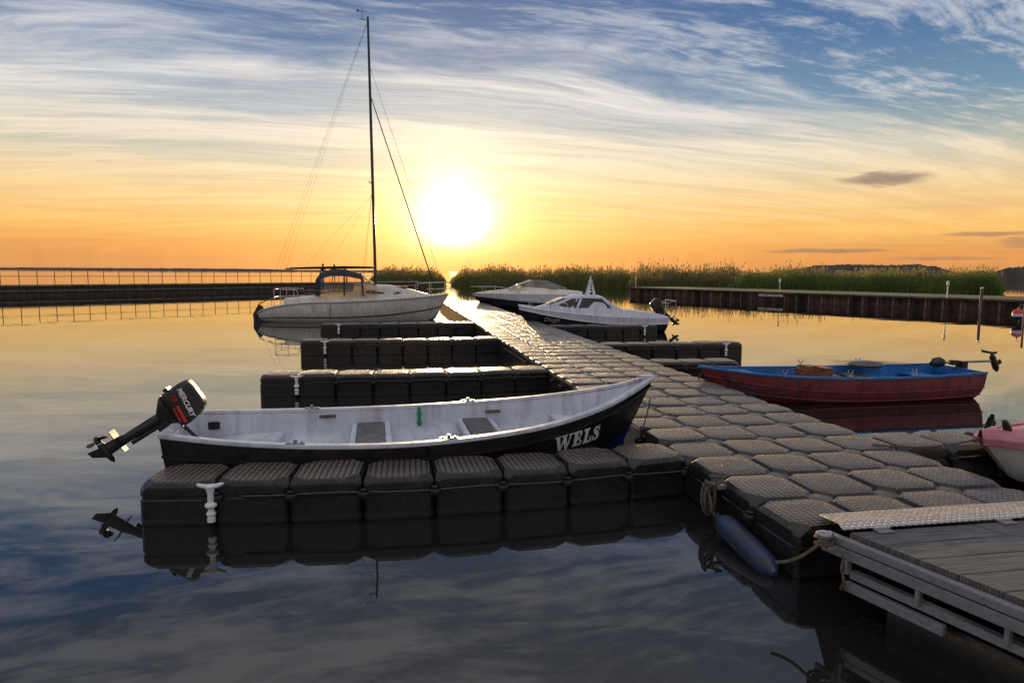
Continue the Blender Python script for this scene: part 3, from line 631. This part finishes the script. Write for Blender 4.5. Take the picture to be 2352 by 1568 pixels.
bm=B(); lathe(bm,[(.03,0),(.03,.03),(.022,.04),(.022,.1),(.03,.11),(.005,.13)],(xm-.01,0,1.58)); obj('mast_light',bm,'whitepl',am)
obj('lettering',hulltext(KC,textbm('Diego',.19,.003,shear=.3),3.85*kc,.38,1),'greymark',cabin)
bm=B()
for sd in(-1,1): tube(bm,[(.05,sd*.45,.48),(-.1,sd*.45,.88),(-.32,sd*.45,.95),(-.36,sd*.45,.55),(-.15,sd*.45,.42)],.012,6)
tube(bm,[(-.32,-.45,.95),(-.32,.45,.95)],.011,6); tube(bm,[(-.1,-.45,.88),(-.1,.45,.88)],.011,6); obj('stern_rail',bm,'chrome',cabin)
outboard('black outboard motor tilted up at the stern of the dark cabin boat',cabin,.12,.60,R(48),1.05,False)
# ------------------------------------------------------------ far sports boat
ss_=aty(1332,690,33.2); sb_=aty(1082,680,32.2)
sp_=boat('sports_boat','dark and white sports boat with raked windscreen, farthest boat right of the walkway',ss_,sb_,'motorboat')
LS=(V((sb_.x,sb_.y,0))-V((ss_.x,ss_.y,0))).length; ks=LS/5.5
KS=[(0,.98,.72,-.15,3,.1),(1.2,1.05,.72,-.2,3,1.2),(2.5,1.08,.75,-.2,2.8,2.5),(3.8,.92,.77,-.15,2.2,3.6),(4.8,.5,.77,.0,1.8,4.5),(5.5,.02,.77,.25,1.8,5.0)]
KS=[(a*ks,b,c_,d_,e_,f*ks) for a,b,c_,d_,e_,f in KS]
obj('hull',hull(KS,50,16,mf=lambda u,v:1 if v<.16 else 0),['navy','white'],sp_)
SS=[(.1,.9,.8,.72,.88,.06),(1.5,.98,.84,.73,.97,.08),(2.6,.95,.78,.76,1.03,.1),(3.6,.78,.55,.77,.97,.08),(4.6,.45,.3,.78,.88,.04),(5.3,.1,.05,.78,.80,.01)]
obj('deck',sup(B(),SS),'offwhite',sp_)
bm=B(); rings=[]
for x,zb,zt,wv in((3.75,.98,.98,.5),(3.2,1.02,1.2,.66),(2.6,1.05,1.42,.72),(1.9,1.02,1.40,.76),(.9,.96,1.03,.80)):
    rings.append([V((x,-wv-.06,zb)),V((x-.02,-wv+.1,zt)),V((x-.02,0,zt+.02)),V((x-.02,wv-.1,zt)),V((x,wv+.06,zb))])
loft(bm,rings[:3],False); 
loft(bm,[r_[:2] for r_ in rings[2:]],False); loft(bm,[r_[3:] for r_ in rings[2:]],False)
ws=obj('windscreen',bm,'glass',sp_)
bm=B(); 
for sd in(1,3): tube(bm,[r_[sd] for r_ in rings],.016,6)
for r_ in rings[1:3]: tube(bm,r_,.013,6)
obj('windscreen_frame',bm,'steel',ws)
bm=B()
for sd in(-1,1):
    tube(bm,[(5.55*ks,0,1.10),(5.0,sd*.45,1.10),(4.2,sd*.8,1.10),(3.4,sd*.97,.95),(3.3,sd*.98,.79)],.014,6)
    for x,y in((4.9,.5),(4.2,.78)): tube(bm,[(x,sd*y*.95,.77),(x,sd*y,1.10)],.012,6)
obj('bow_rail',bm,'chrome',sp_)
for y in(.35,-.35):
    bm=B(); box(bm,(1.5,y,1.02),(.4,.4,.3)); obj('seat',bm,'grey',sp_,bevel=.05)
# ------------------------------------------------------------ red and blue rowing boat
rb=boat('rowing_boat','maroon rowing boat with bright blue interior moored right of the walkway',V((6.84,9.95,0)),V((2.66,9.2,0)))
kr=.968
KR=[(0,.48,.39,-.05,3.,.05),(.7,.55,.375,-.08,2.8,.72),(1.7,.6,.365,-.1,2.6,1.7),(2.6,.56,.375,-.1,2.4,2.6),(3.4,.42,.405,-.06,2.1,3.35),(4.0,.2,.45,.0,1.8,3.85),(4.4,.02,.50,.1,1.8,4.15)]
KR=[(a*kr,b,c_,d_,e_,f*kr) for a,b,c_,d_,e_,f in KR]
obj('hull',hull(KR,50,16),'red',rb)
KRi=[(k[0]+(.04 if i==0 else 0)-(.05 if i==6 else 0),max(k[1]-.03,.006),k[2]-.003,max(.03,k[3]+.08)+(.1 if i==6 else 0),3.3,k[5]-(.1 if i==6 else 0)) for i,k in enumerate(KR)]
obj('interior',hull(KRi,40,14),'blue',rb)
bm=B()
for sd in(-1,1): rail(bm,hline(KR,0,sd,-.005,40,.01),.05,.03)
rail(bm,[(.02,-.48,.395),(.02,.48,.395)],.05,.03); box(bm,(4.2,0,.50),(.14,.07,.03)); obj('gunwale',bm,'blue',rb,bevel=.005)
for sd in(-1,1):
    for v in(.2,.42): bm=B(); rail(bm,hline(KR,v,sd,.006,40),.016,.018); obj('hull_strake',bm,'red',rb)
for x,wd in((.5,.3),(1.55,.24),(2.75,.24)):
    bm=B(); yy=ysurf(KRi,x,.27)-.01; box(bm,(x,0,.27),(wd,2*yy,.028)); obj('seat',bm,'blue' if x<1 else 'wood',rb,bevel=.006)
bm=B(); poly(bm,[(3.4,-.33,.385),(4.07,-.03,.45),(4.07,.03,.45),(3.4,.33,.385)],(0,0,.015)); obj('foredeck',bm,'blue',rb)
for x,sd in((1.3,-1),(1.3,1),(2.3,-1),(2.3,1),(3.2,1)):
    bm=B(); y=sd*(ysurf(KR,x,.36)-.01); box(bm,(x,y,.41),(.09,.04,.02)); tube(bm,[(x,y,.41),(x,y,.44),(x-.03,y,.46),(x-.035,y,.5)],.008,6); tube(bm,[(x,y,.44),(x+.03,y,.46),(x+.035,y,.5)],.008,6); obj('rowlock',bm,'steel',rb)
def inboat(name,label,cat,root,p,bm,mm,bevel=.01):
    o=obj(name,bm,mm,None,bevel=bevel,loc=rmat(root)@V(p)); o.rotation_euler=(0,0,root.rotation_euler.z); return tag(o,label,cat)
bm=B(); box(bm,(0,0,.0),(.42,.3,.16)); box(bm,(-.12,0,.09),(.2,.32,.03)); box(bm,(.1,.02,.1),(.16,.2,.06)); inboat('storage_box','orange brown box lying across the middle of the blue boat interior','box',rb,(2.5,.05,.37),bm,'brown')
bm=B(); box(bm,(0,0,0),(.36,.3,.1)); inboat('folded_bag','folded tan bag beside the brown box in the blue boat','bag',rb,(2.15,-.1,.27),bm,'brown',.03)
bm=B(); lathe(bm,[(.05,-.03),(.2,-.02),(.24,.02),(.2,.05),(.04,.07)],(0,0,0)); 
for v in bm.verts: v.co.x*=1.15
inboat('round_cushion','dark flat cushion on the far gunwale of the blue boat','cushion',rb,(1.35,-.34,.42),bm,'grey',0)
tm=thing('electric_motor','small black electric outboard tilted out over the stern of the maroon boat','outboard motor',rmat(rb)@V((-.05,0,.44)),rb.rotation_euler.z)
bm=B(); tube(bm,[(.55,0,.03),(.5,0,.05),(.42,0,.06),(.36,0,.05)],[.04,.075,.08,.06],12); obj('motor_head',bm,'blackpl',tm)
bm=B(); tube(bm,[(.4,0,.05),(-.55,0,.06)],.018,8); obj('shaft',bm,'steel',tm)
bm=B(); box(bm,(.02,0,.0),(.1,.14,.14)); tube(bm,[(.12,-.06,.0),(.12,.06,.08)],.015,6); box(bm,(.16,.0,.05),(.12,.08,.07)); obj('clamp',bm,'blackpl',tm,bevel=.006)
bm=B(); tube(bm,[(-.62,0,-.1),(-.6,0,-.05),(-.52,0,.12),(-.5,0,.17)],[.02,.045,.045,.02],12); poly(bm,[(-.6,-.004,-.03),(-.7,-.004,.03),(-.66,-.004,.09),(-.56,-.004,.03)],(0,.008,0)); obj('motor_pod',bm,'blackpl',tm)
bm=B()
poly(bm,[(-.5,-.02,.17),(-.5,.02,.17),(-.45,.12,.18),(-.46,.14,.22),(-.5,.03,.2),(-.5,-.03,.2),(-.46,-.14,.22),(-.45,-.12,.18)],(.008,0,.006)); obj('propeller',bm,'blackpl',tm)
def sag(a,b,d,n=14): return [V(a).lerp(V(b),i/n)+V((0,0,-d*math.sin(PI*i/n))) for i in range(n+1)]
bm=B(); p=rmat(rb)@V((4.2,0,.46)); tube(bm,sag(p,W(TR-.03,8.9,.3),.06),.012,6); tag(obj('mooring_rope',bm,'rope'),'short mooring line from the bow of the maroon boat to the walkway','rope')
bm=B(); a=rmat(rb)@V((4.0,.14,.40)); b_=rmat(rb)@V((3.1,.50,.36)); tube(bm,sag(a,b_,.16),.01,6); tag(obj('chain',bm,'wire'),'dark chain hanging along the bow side of the maroon boat','chain')
# ------------------------------------------------------------ pink boat
pk=boat('pink_boat','pink decked white boat, bow only in view at the right edge',W(8.7,4.78),W(4.80,4.6))
KP=[(0,.62,.38,-.1,3,0),(1.2,.68,.38,-.12,2.8,1.2),(2.4,.6,.39,-.1,2.4,2.35),(3.2,.4,.41,0,2,3.05),(3.65,.2,.43,.06,1.9,3.45),(3.9,.03,.44,.15,1.8,3.6)]
obj('hull',hull(KP,40,14),'offwhite',pk)
obj('deck',deck(KP,.005,.09,30,.35,1.),'pink',pk)
obj('cockpit_floor',deck(KP,-.1,.0,30,0,.36,.04),'offwhite',pk)
for sd in(-1,1): bm=B(); rail(bm,hline(KP,0,sd,.008),.045,.06); obj('rubbing_strake',bm,'pink',pk,bevel=.006)
bm=B(); box(bm,(3.35,0,.51),(.1,.08,.02)); tube(bm,[(3.26,0,.545),(3.35,0,.535),(3.44,0,.545)],[.008,.014,.008],8); obj('bow_cleat',bm,'chrome',pk)
bm=B(); box(bm,(2.8,.1,.51),(.3,.3,.04)); obj('deck_hatch',bm,'pink',pk,bevel=.01)
bm=B(); lathe(bm,[(.02,0),(.03,.03),(.035,.09),(.02,.14)],(3.62,.02,.48),Matrix.Rotation(.5,3,'Y')); obj('bow_light',bm,'blackpl',pk)
bm=B(); tube(bm,sag(rmat(pk)@V((3.85,0,.46)),W(TR-.2,5.0,.33),.05),.009,6); tag(obj('mooring_rope',bm,'rope'),'thin mooring line between the pink boat bow and the walkway','rope')
# ------------------------------------------------------------ gangway
A0=at(1950,1222,.45); dW=(at(2352,1378,.45)-A0).normalized(); vdir=V((ct,sn,0))
gang=thing('gangway','grooved board gangway with galvanised frame in the lower right corner','gangway',A0,TH)
def G(i,j,z): # i along cross, j along side, to local
    p=A0+vdir*i+dW*j; p.z=z; return rmat(gang).inverted()@p
step=.175/abs(dW.dot(V((-sn,ct,0))))
for k in range(13):
    j0=k*step+.003; j1=(k+1)*step-.003; bm=B()
    cuts=[0,.75+.55*(k%2),1.55+.2*(k%3),2.3]
    for c0,c1 in zip(cuts,cuts[1:]):
        q_=[G(c0+.002,j0,.45),G(c1-.002,j0,.45),G(c1-.002,j1,.45),G(c0+.002,j1,.45)]
        poly(bm,[p-V((0,0,.05)) for p in q_],(0,0,.05))
    obj('deck_board',bm,'board',gang,bevel=.003)
def beam(p0,p1,w_,h_,name='frame_beam'):
    bm=B(); rail(bm,[p0,p1],w_,h_); return obj(name,bm,'steel',gang,bevel=.004)
beam(G(-.035,-.1,.405),G(-.035,3.,.405),.05,.04); beam(G(-.055,-.1,.352),G(-.055,3.,.352),.02,.055)
beam(G(-.02,.05,.245),G(-.02,3.,.245),.05,.04); beam(G(-.05,.05,.185),G(-.05,.55,.185),.035,.05)
for j in(.05,.42,.80,1.2,1.6): 
    bm=B(); p=G(-.045,j,.295); box(bm,p,(.022,.035,.10),math.atan2(dW.y,dW.x)-TH); obj('frame_upright',bm,'steel',gang,bevel=.003)
for j in(.0,.8,1.6):
    bm=B(); rail(bm,[G(.02,j,.36),G(2.3,j,.36)],.05,.06); obj('cross_beam',bm,'steel',gang)
p0=rmat(gang).inverted()@at(1882,1182,.345); q0=G(-.03,-.005,.462); q1=G(2.2,-.005,.462)
p1=p0+V((2.2,0,0))
bm=B(); mid0=p0.lerp(q0,.8)+V((0,0,.018)); mid1=p1.lerp(q1,.8)+V((0,0,.018))
rings=[[p0,mid0,q0],[p1,mid1,q1]]
for a,b_ in((0,1),(1,2)):
    poly(bm,[rings[0][a],rings[1][a],rings[1][b_],rings[0][b_]],(0,0,.006))
obj('ramp_plate',bm,'alu',gang)
for i in(.18,.95,1.7):
    bm=B(); p=G(i,.03,.456); box(bm,p,(.09,.04,.008)); 
    for a in(-.03,.03): lathe(bm,[(.006,0),(.006,.004)],p+V((a,0,.004)),seg=8)
    tube(bm,[p+V((-.05,.025,.008)),p+V((.05,.025,.008))],.007,6); obj('hinge',bm,'steel',gang)
bm=B(); rings=[]
for z,g in((-.1,.0),(-.02,.03),(.13,.03),(.18,.0),(.2,-.06)):
    rings.append([G(.06-g,.22-g,z),G(1.6+g,.22-g,z),G(1.6+g,1.5+g,z),G(.06-g,1.5+g,z)])
loft(bm,rings,True,True,True); obj('support_float',bm,'blackpl',gang,bevel=.02)
c0=A0+V((-.1,.0,-.06)); 
bm=B(); lathe(bm,[(.025,-.02),(.025,.02),(.04,.03),(.045,.045),(.025,.055)],c0+V((-.02,.02,0))); box(bm,c0+V((.04,.0,-.02)),(.12,.05,.02)); tag(obj('rope_bollard',bm,'steel',bevel=.002),'small galvanised bollard on the gangway corner wound with rope','bollard')
bm=B()
pts=[V((c0.x-.02+.042*math.cos(k*.5),c0.y+.02+.042*math.sin(k*.5),c0.z-.03+.003*k)) for k in range(26)]
tube(bm,pts,.009,7); tube(bm,sag(c0+V((-.05,0,.0)),c0+V((-.26,.05,-.13)),.03),.009,7)
tube(bm,[c0+V((.03,-.05,.0)),c0+V((.035,-.085,-.04)),c0+V((.03,-.08,-.10)),c0+V((.045,-.085,-.17))],.008,7)
for k in range(6): tube(bm,[c0+V((.045,-.085,-.16)),c0+V((.045+random.uniform(-.02,.02),-.085+random.uniform(-.02,.02),-.22))],.003,4)
tag(obj('mooring_rope',bm,'rope'),'frayed rope wound round the bollard at the gangway corner','rope')
f0=W(2.235,4.14,.10); f1=W(2.235,3.44,.02); d_=f1-f0
bm=B(); prof=[(0,.02),(.02,.028),(.05,.045),(.09,.062),(.14,.075),(.3,.08),(.7,.08),(.86,.075),(.92,.06),(.96,.04),(1,.02)]
tube(bm,[f0+d_*u for u,_ in prof],[r_ for _,r_ in prof],18); fen=thing('fender','scuffed blue cylinder fender floating beside the walkway near the gangway','fender',f0)
for v in bm.verts: v.co-=f0
obj('fender_body',bm,'fender',fen)
bm=B(); u=d_.normalized(); tube(bm,[-u*.03+V((0,0,.02)),-u*.05,-u*.03-V((0,0,.02)),V((0,0,0)),-u*.03+V((0,0,.02))],.01,6); obj('fender_eye',bm,'blackpl',fen)
bm=B(); r0=W(2.26,4.28,.31)
for k in range(5):
    w_=.03+.008*k; dp=.2+.04*math.sin(k*2.1); off=V((random.uniform(-.02,.02),random.uniform(-.03,.03),0))
    pts=[]
    for i in range(15):
        a=2*PI*i/14; pts.append(r0+off+V((-.03,0,-dp/2+dp/2*math.cos(a)))+vdir*(w_*math.sin(a))-V((-sn,ct,0))*(.03*math.sin(a+k)))
    tube(bm,pts,.010,7)
for k in range(3): tube(bm,[r0+V((-.06+.03*i/6*math.sin(k),-.03*k+.03*math.sin(i),.02-.035*i)) for i in range(7)],.010,7)
tube(bm,[r0+V((0,0,.0)),r0+V((-.02,.05,.03)),r0+V((.08,.0,.04)),r0+V((.02,-.06,.02)),r0+V((0,0,-.02))],.012,7)
tube(bm,sag(r0+V((-.03,0,-.15)),f0,.03),.009,6)
tag(obj('mooring_rope',bm,'rope'),'coiled rope bundle hanging on the walkway edge above the blue fender','rope')
bm=B(); box(bm,r0+V((.05,-.02,-.02)),(.1,.05,.03),TH); tube(bm,[r0+V((0,-.03,0)),r0+V((-.03,0,.0)),r0+V((0,.03,0))],.008,6); tag(obj('mooring_eye',bm,'steel',bevel=.003),'steel eye bracket on the walkway edge holding the rope bundle','bracket')
bm=B(); a=rmat(wels)@V((4.3,-.03,.6)); tube(bm,sag(a,W(TL+.02,5.9,.31),.04),.007,6); tag(obj('mooring_rope',bm,'wire'),'short line from the black rowing boat bow to the walkway','rope')
# ------------------------------------------------------------ left quay
q0=at(0,682,0); q1=at(600,670,0); qd=(q1-q0).normalized(); qa=math.atan2(qd.y,qd.x); qs=q0-qd*9; LQ=9+(q1-q0).length*2.0
ZQ=.77
quay=thing('stone_quay','long dark quay wall with pale kerb on the left, below the railing','quay',qs,qa)
bm=B(); pts=[];x=0
while x<LQ: pts+=[(x,0),(x+.5,0),(x+.56,-.06),(x+.74,-.06)]; x+=.8
rings=[[V((x,y,z)) for x,y in pts] for z in(-.5,ZQ-.13)]; loft(bm,rings,False); box(bm,(LQ/2,1.6,.1),(LQ,3.1,1.2)); obj('wall',bm,'stone',quay)
bm=B(); box(bm,(LQ/2,.1,ZQ-.06),(LQ,.5,.12)); obj('kerb',bm,'kerb',quay,bevel=.02)
bm=B(); box(bm,(LQ/2,-.09,.35),(LQ,.08,.1)); obj('waling_beam',bm,'wood',quay,bevel=.01)
rl=thing('railing','grey post and rail railing along the left quay','railing',qs+V((0,0,ZQ)),qa)
n=int(LQ/1.0)-1
pb=B(); tube(pb,[(0,0,0),(0,0,1.03)],.024,6); pme=mesh('post',pb,'rail')
for i in range(n+1): obj('post',pme,None,rl,loc=(.1+i*1.0,.1,0))
for z in(1.03,.55): 
    bm=B(); tube(bm,[(0,.1,z),(n*1.0+.2,.1,z)],.02,6); obj('rail',bm,'rail',rl)
# ------------------------------------------------------------ right quay
r0_=at(1447,678,0); r1_=at(2352,722,0); rd=(r1_-r0_).normalized(); ra=math.atan2(rd.y,rd.x); LR=(r1_-r0_).length+10
def online(px_,o0,dd,off=0.):
    d_=ray(px_,620); d_.z=0; n_=V((-dd.y,dd.x,0)); k=(o0+n_*off).dot(n_)/d_.dot(n_); return d_*k
rq=thing('sheet_pile_quay','rusty sheet pile quay wall with grassy top on the right','quay',r0_,ra)
bm=B(); pts=[];x=0
while x<LR: pts+=[(x,0),(x+.3,0),(x+.42,.16),(x+.72,.16)]; x+=.84
loft(bm,[[V((x,y,z)) for x,y in pts] for z in(-.4,.58)],False); poly(bm,[(0,0,-.4),(.0,0,.56),(0,6.,.56),(0,6.,-.4)],(.05,0,0)); obj('sheet_piles',bm,'rust',rq)
bm=B(); box(bm,(LR/2,.08,.61),(LR,.42,.10)); obj('capping_beam',bm,'rust',rq,bevel=.01)
x=.12; 
pb=B(); box(pb,(0,-.06,.1),(.07,.08,.85)); pme=mesh('fender_pile',pb,'post',bevel=.02)
k=0
while x<LR and k<60: obj('fender_pile',pme,None,rq,loc=(x,0,0)); x+=.84; k+=1
bm=B(); box(bm,(LR/2,3.3,.36),(LR-.2,6.,.62)); obj('grass_top',bm,'grass',rq)
for i,px_ in enumerate((1461,1793,2180)):
    lab=['small white lamp post at the left end of the sheet pile quay','small white lamp post on the quay above the wall lettering','small lamp post on the quay near its right end'][i]
    p=online(px_,r0_,rd,.2); L_=thing('lamp_post',lab,'lamp',(p.x,p.y,.655),0,'small lamp posts along the right quay')
    bm=B(); tube(bm,[(0,0,0),(0,0,.62)],.03,8); obj('post',bm,'whitepl',L_); bm=B(); lathe(bm,[(.045,.62),(.06,.64),(.06,.8),(.08,.81),(.03,.86)]); obj('lamp_head',bm,'whitepl',L_)
p=online(1776,r0_,rd)
sgn=thing('wall_sign','narrow dark wall sign lettered GÄSTE CAFE KHATTER on the sheet pile quay','sign',(p.x,p.y,0),ra)
bm=B(); box(bm,(0,-.145,.43),(1.95,.02,.24)); obj('board',bm,'rust',sgn)
obj('lettering',xf(textbm('GÄSTE CAFE KHATTER',.18,.003,off=.004),Matrix.Translation((0,-.16,.43))@Matrix.Rotation(R(90),4,'X')),'whitemark',sgn)
p=at(2250,722,0); pl=thing('mooring_pole','pale grey mooring pole standing in the water by the right quay','pole',(p.x,p.y,0)); bm=B(); tube(bm,[(0,0,-.5),(.02,0,1.22)],.06,12); obj('pole_shaft',bm,'post',pl); bm=B(); lathe(bm,[(.065,1.21),(.065,1.24),(.02,1.27)],(.02,0,0)); obj('pole_cap',bm,'whitepl',pl)
p=at(2350,748,0); pl=thing('mooring_pole','mooring pole at the right edge of the picture beside the buoy','pole',(p.x,p.y,0)); bm=B(); tube(bm,[(0,0,-.5),(0,0,.8)],.035,10); obj('pole_shaft',bm,'post',pl)
p=at(2337,742,0); by=thing('buoy','red, white and blue round buoy at the right edge beside the pole','buoy',(p.x,p.y,.34))
bm=B(); lathe(bm,[(.02,-.21),(.1,-.18),(.17,-.12),(.19,-.08)]); obj('buoy_base',bm,'hullblue',by)
bm=B(); lathe(bm,[(.191,-.08),(.205,-.03),(.205,.03)]); obj('buoy_band',bm,'whitepl',by)
bm=B(); lathe(bm,[(.206,.03),(.17,.13),(.1,.18),(.03,.21),(.025,.26)]); obj('buoy_top',bm,'redmark',by)
bm=B(); tube(bm,[(.0,0,.25),(.12,.05,.40)],.01,5); obj('buoy_line',bm,'rope',by)
# ------------------------------------------------------------ reeds and shore
def reeds(label,x0,x1,d0,d1,N,h0,w_,seed,amp=.35,plume=.25,edge=.1,mat_='reed'):
    rnd=random.Random(seed); vs=[];fs=[];mi=[]
    for i in range(N):
        u=rnd.random(); px_=x0+(x1-x0)*u; D=rnd.uniform(d0,d1)+1.5*math.sin(px_*.03+seed)
        X_=(px_-1176)/F*D; nz=noise.noise(V((X_*.22,D*.1,seed))); nz2=noise.noise(V((X_*1.1,D*.3,seed+9)))
        e_=min(u,1-u)/edge; h=h0*(1+amp*nz+.55*nz2)*rnd.uniform(.5,1.0)*min(1,.3+e_)
        if rnd.random()<.04: h*=1.25
        a=rnd.uniform(0,PI); wx,wy=math.cos(a)*w_/2,math.sin(a)*w_/2*.4; lx,ly=rnd.gauss(.05,.15)*h,rnd.gauss(0,.1)*h
        z0=-.05; b_=len(vs)
        vs+= [(X_-wx,D-wy,z0),(X_+wx,D+wy,z0),(X_+lx*.35+wx*.7,D+ly*.3+wy,h*.6),(X_+lx*.35-wx*.7,D+ly*.3-wy,h*.6),(X_+lx,D+ly,h)]
        fs+= [(b_,b_+1,b_+2,b_+3),(b_+3,b_+2,b_+4)]; mi+=[0,0]
        hz=h*rnd.uniform(.3,.85); dx=rnd.choice((-1,1))*rnd.uniform(.15,.4); b_=len(vs)
        vs+=[(X_,D,hz),(X_+dx*.6,D,hz+.15),(X_+dx,D,hz+.02),(X_+dx*.5,D,hz+.08)]; fs.append((b_,b_+1,b_+2,b_+3)); mi.append(0)
        if rnd.random()<plume:
            b_=len(vs); q=V((X_+lx,D+ly,h)); vs+=[(q.x-.03,q.y,q.z-.12),(q.x+.03,q.y,q.z-.12),(q.x+.09,q.y,q.z+.1),(q.x+.02,q.y,q.z+.16)]; fs.append((b_,b_+1,b_+2,b_+3)); mi.append(1)
    me=bpy.data.meshes.new('reed_bed'); me.from_pydata(vs,[],fs); me.materials.append(mt[mat_]); me.materials.append(mt['reed2']); me.polygons.foreach_set('material_index',mi)
    o=bpy.data.objects.new('reed_bed',me); col.objects.link(o); return tag(o,label,'reeds',None,'stuff')
reeds('low reed bed behind the yacht, left of the sun glitter',850,1022,88,104,3800,2.1,.09,1,.4,.3,.2)
reeds('reed bed behind the sports boat, right of the sun glitter',1036,1470,80,100,10000,2.15,.09,2,.4,.3,.1)
reeds('taller brown reeds between the middle reed bed and the big right one',1440,1710,68,82,4600,2.2,.09,3,.7,.4,.1,'reedbrown')
reeds('dense green reed bed behind the right sheet pile quay',1670,2300,62,73,18000,2.1,.075,4,.4,.15,.07,'reedgreen')
def shore(name,pts,D,mat_,seed,rough=1.,zb=-1):
    bm=B(); P=[]
    for (xa,ya),(xb,yb) in zip(pts,pts[1:]):
        m_=max(int(abs(xb-xa)/4),1)
        for i in range(m_):
            f=i/m_; x=xa+(xb-xa)*f; y=ya+(yb-ya)*f
            y-=rough*(1.6*noise.noise(V((x*.05,seed,0)))+1.3*noise.noise(V((x*.21,seed,3)))+random.uniform(-.6,.6)); P.append(aty(x,y,D))
    P.append(aty(pts[-1][0],pts[-1][1],D))
    rings=[[V((p.x,p.y-D*.02,zb)) for p in P],[V((p.x,p.y-D*.01,max(p.z*.6,.05))) for p in P],[V((p.x,p.y,max(p.z,.1))) for p in P],[V((p.x,p.y+D*.03,zb)) for p in P]]
    loft(bm,rings,False); o=struct(name,bm,mat_); return o
shore('far_shore',[(-250,617),(60,614),(200,615),(420,616),(600,617.5),(700,620),(900,621),(1000,624)],2500,'far',1,.5)
shore('far_shore',[(1420,632),(1500,627),(1620,626),(1700,630),(1760,626),(1830,617),(1880,609),(1960,607),(2040,609),(2100,607),(2150,612),(2200,626),(2260,632)],900,'fartree',5,1.3)
shore('far_shore',[(2190,640),(2215,626),(2250,622),(2285,625),(2310,616),(2350,612),(2420,610),(2600,606)],260,'fartree',7,2.2)
def bush(px_,D,h,label,seed):
    rnd=random.Random(seed); X_=(px_-1176)/F*D; t_=thing('shrub',label,'shrub',(X_,D,0),0)
    bm=B()
    tips=[]
    for k in range(9):
        a=rnd.uniform(0,2*PI); tp=V((math.cos(a)*h*.35*rnd.random(),math.sin(a)*h*.35,h*rnd.uniform(.6,.95))); tube(bm,[(0,0,-.1),tp*.5+V((0,0,.1)),tp],[.05,.03,.01],5); tips.append(tp)
    obj('stem',bm,'wood',t_)
    vs=[];fs=[]
    for k in range(500):
        tp=rnd.choice(tips); c_=tp*rnd.uniform(.35,1.05)+V((rnd.gauss(0,.16),rnd.gauss(0,.16),rnd.gauss(0,.12)))*h*.5; a=V((rnd.gauss(0,1),rnd.gauss(0,1),rnd.gauss(0,1))).normalized()*.08; b2_=a.orthogonal().normalized()*.04
        i=len(vs); vs+=[c_-a,c_+b2_,c_+a,c_-b2_]; fs.append((i,i+1,i+2,i+3))
    me=bpy.data.meshes.new('foliage'); me.from_pydata(vs,[],fs); me.materials.append(mt['reedbrown'] if seed%2 else mt['reed']); o=bpy.data.objects.new('foliage',me); col.objects.link(o); o.parent=t_
bush(1598,66,2.6,'tallest brown shrub rising from the reeds left of the big green reed bed',1)
bush(1660,66,2.2,'low shrub between the tallest shrub and the big green reed bed',2)
bush(1520,70,2.5,'rounded shrub in the reeds above the left end of the sheet pile quay',3)
# ------------------------------------------------------------ people
def person(p,rz,label,hh):
    t_=thing('person',label,'person',p,rz)
    J={'pel':(0,0,.92),'ch':(.05,0,1.22),'nk':(.1,0,1.42),'hd':(.15,0,1.56),'ht':(.16,0,1.64),'sl':(.08,.17,1.36),'sr':(.08,-.17,1.36),'el':(.24,.22,1.12),'er':(.24,-.22,1.12),'hl':(.42,.12,1.05),'hr':(.42,-.12,1.05),'kl':(.04,.1,.5),'kr':(-.02,-.1,.5),'fl':(.0,.11,.06),'fr':(-.1,-.11,.06),'tl':(.14,.12,.03),'tr':(.05,-.12,.03)}
    Rr={'pel':.14,'ch':.16,'nk':.06,'hd':.09,'ht':.07,'sl':.07,'sr':.07,'el':.045,'er':.045,'hl':.03,'hr':.03,'kl':.065,'kr':.065,'fl':.045,'fr':.045,'tl':.035,'tr':.035}
    E=[('pel','ch'),('ch','nk'),('nk','hd'),('hd','ht'),('ch','sl'),('ch','sr'),('sl','el'),('sr','er'),('el','hl'),('er','hr'),('pel','kl'),('pel','kr'),('kl','fl'),('kr','fr'),('fl','tl'),('fr','tr')]
    ks_=list(J); me=bpy.data.meshes.new('b'); me.from_pydata([J[k] for k in ks_],[(ks_.index(a),ks_.index(b)) for a,b in E],[])
    o=bpy.data.objects.new('body',me); col.objects.link(o); md=o.modifiers.new('s','SKIN'); o.modifiers.new('u','SUBSURF').levels=1
    for i,k in enumerate(ks_): me.skin_vertices[0].data[i].radius=(Rr[k],Rr[k]); me.skin_vertices[0].data[i].use_root=(k=='pel')
    bpy.context.view_layer.update(); me2=bpy.data.meshes.new_from_object(o.evaluated_get(bpy.context.evaluated_depsgraph_get())); o.modifiers.clear(); o.data=me2; me2.materials.clear(); me2.materials.append(mt['jacket']); o.parent=t_
    bm=B(); lathe(bm,[(.02,.12),(.07,.1),(.1,.04),(.1,-.02),(.06,-.06)],(.14,0,1.6),seg=12); obj('hair',bm,'hair',t_); t_.scale=(hh,hh,hh)
for px_,l_,s_ in((740,'left of two dark clad people leaning on the quay railing behind the yacht',1.0),(766,'right of two dark clad people leaning on the quay railing behind the yacht',.97)):
    P=online(px_,qs,qd,.55)
    person((P.x,P.y,ZQ),qa-PI/2,l_,s_)
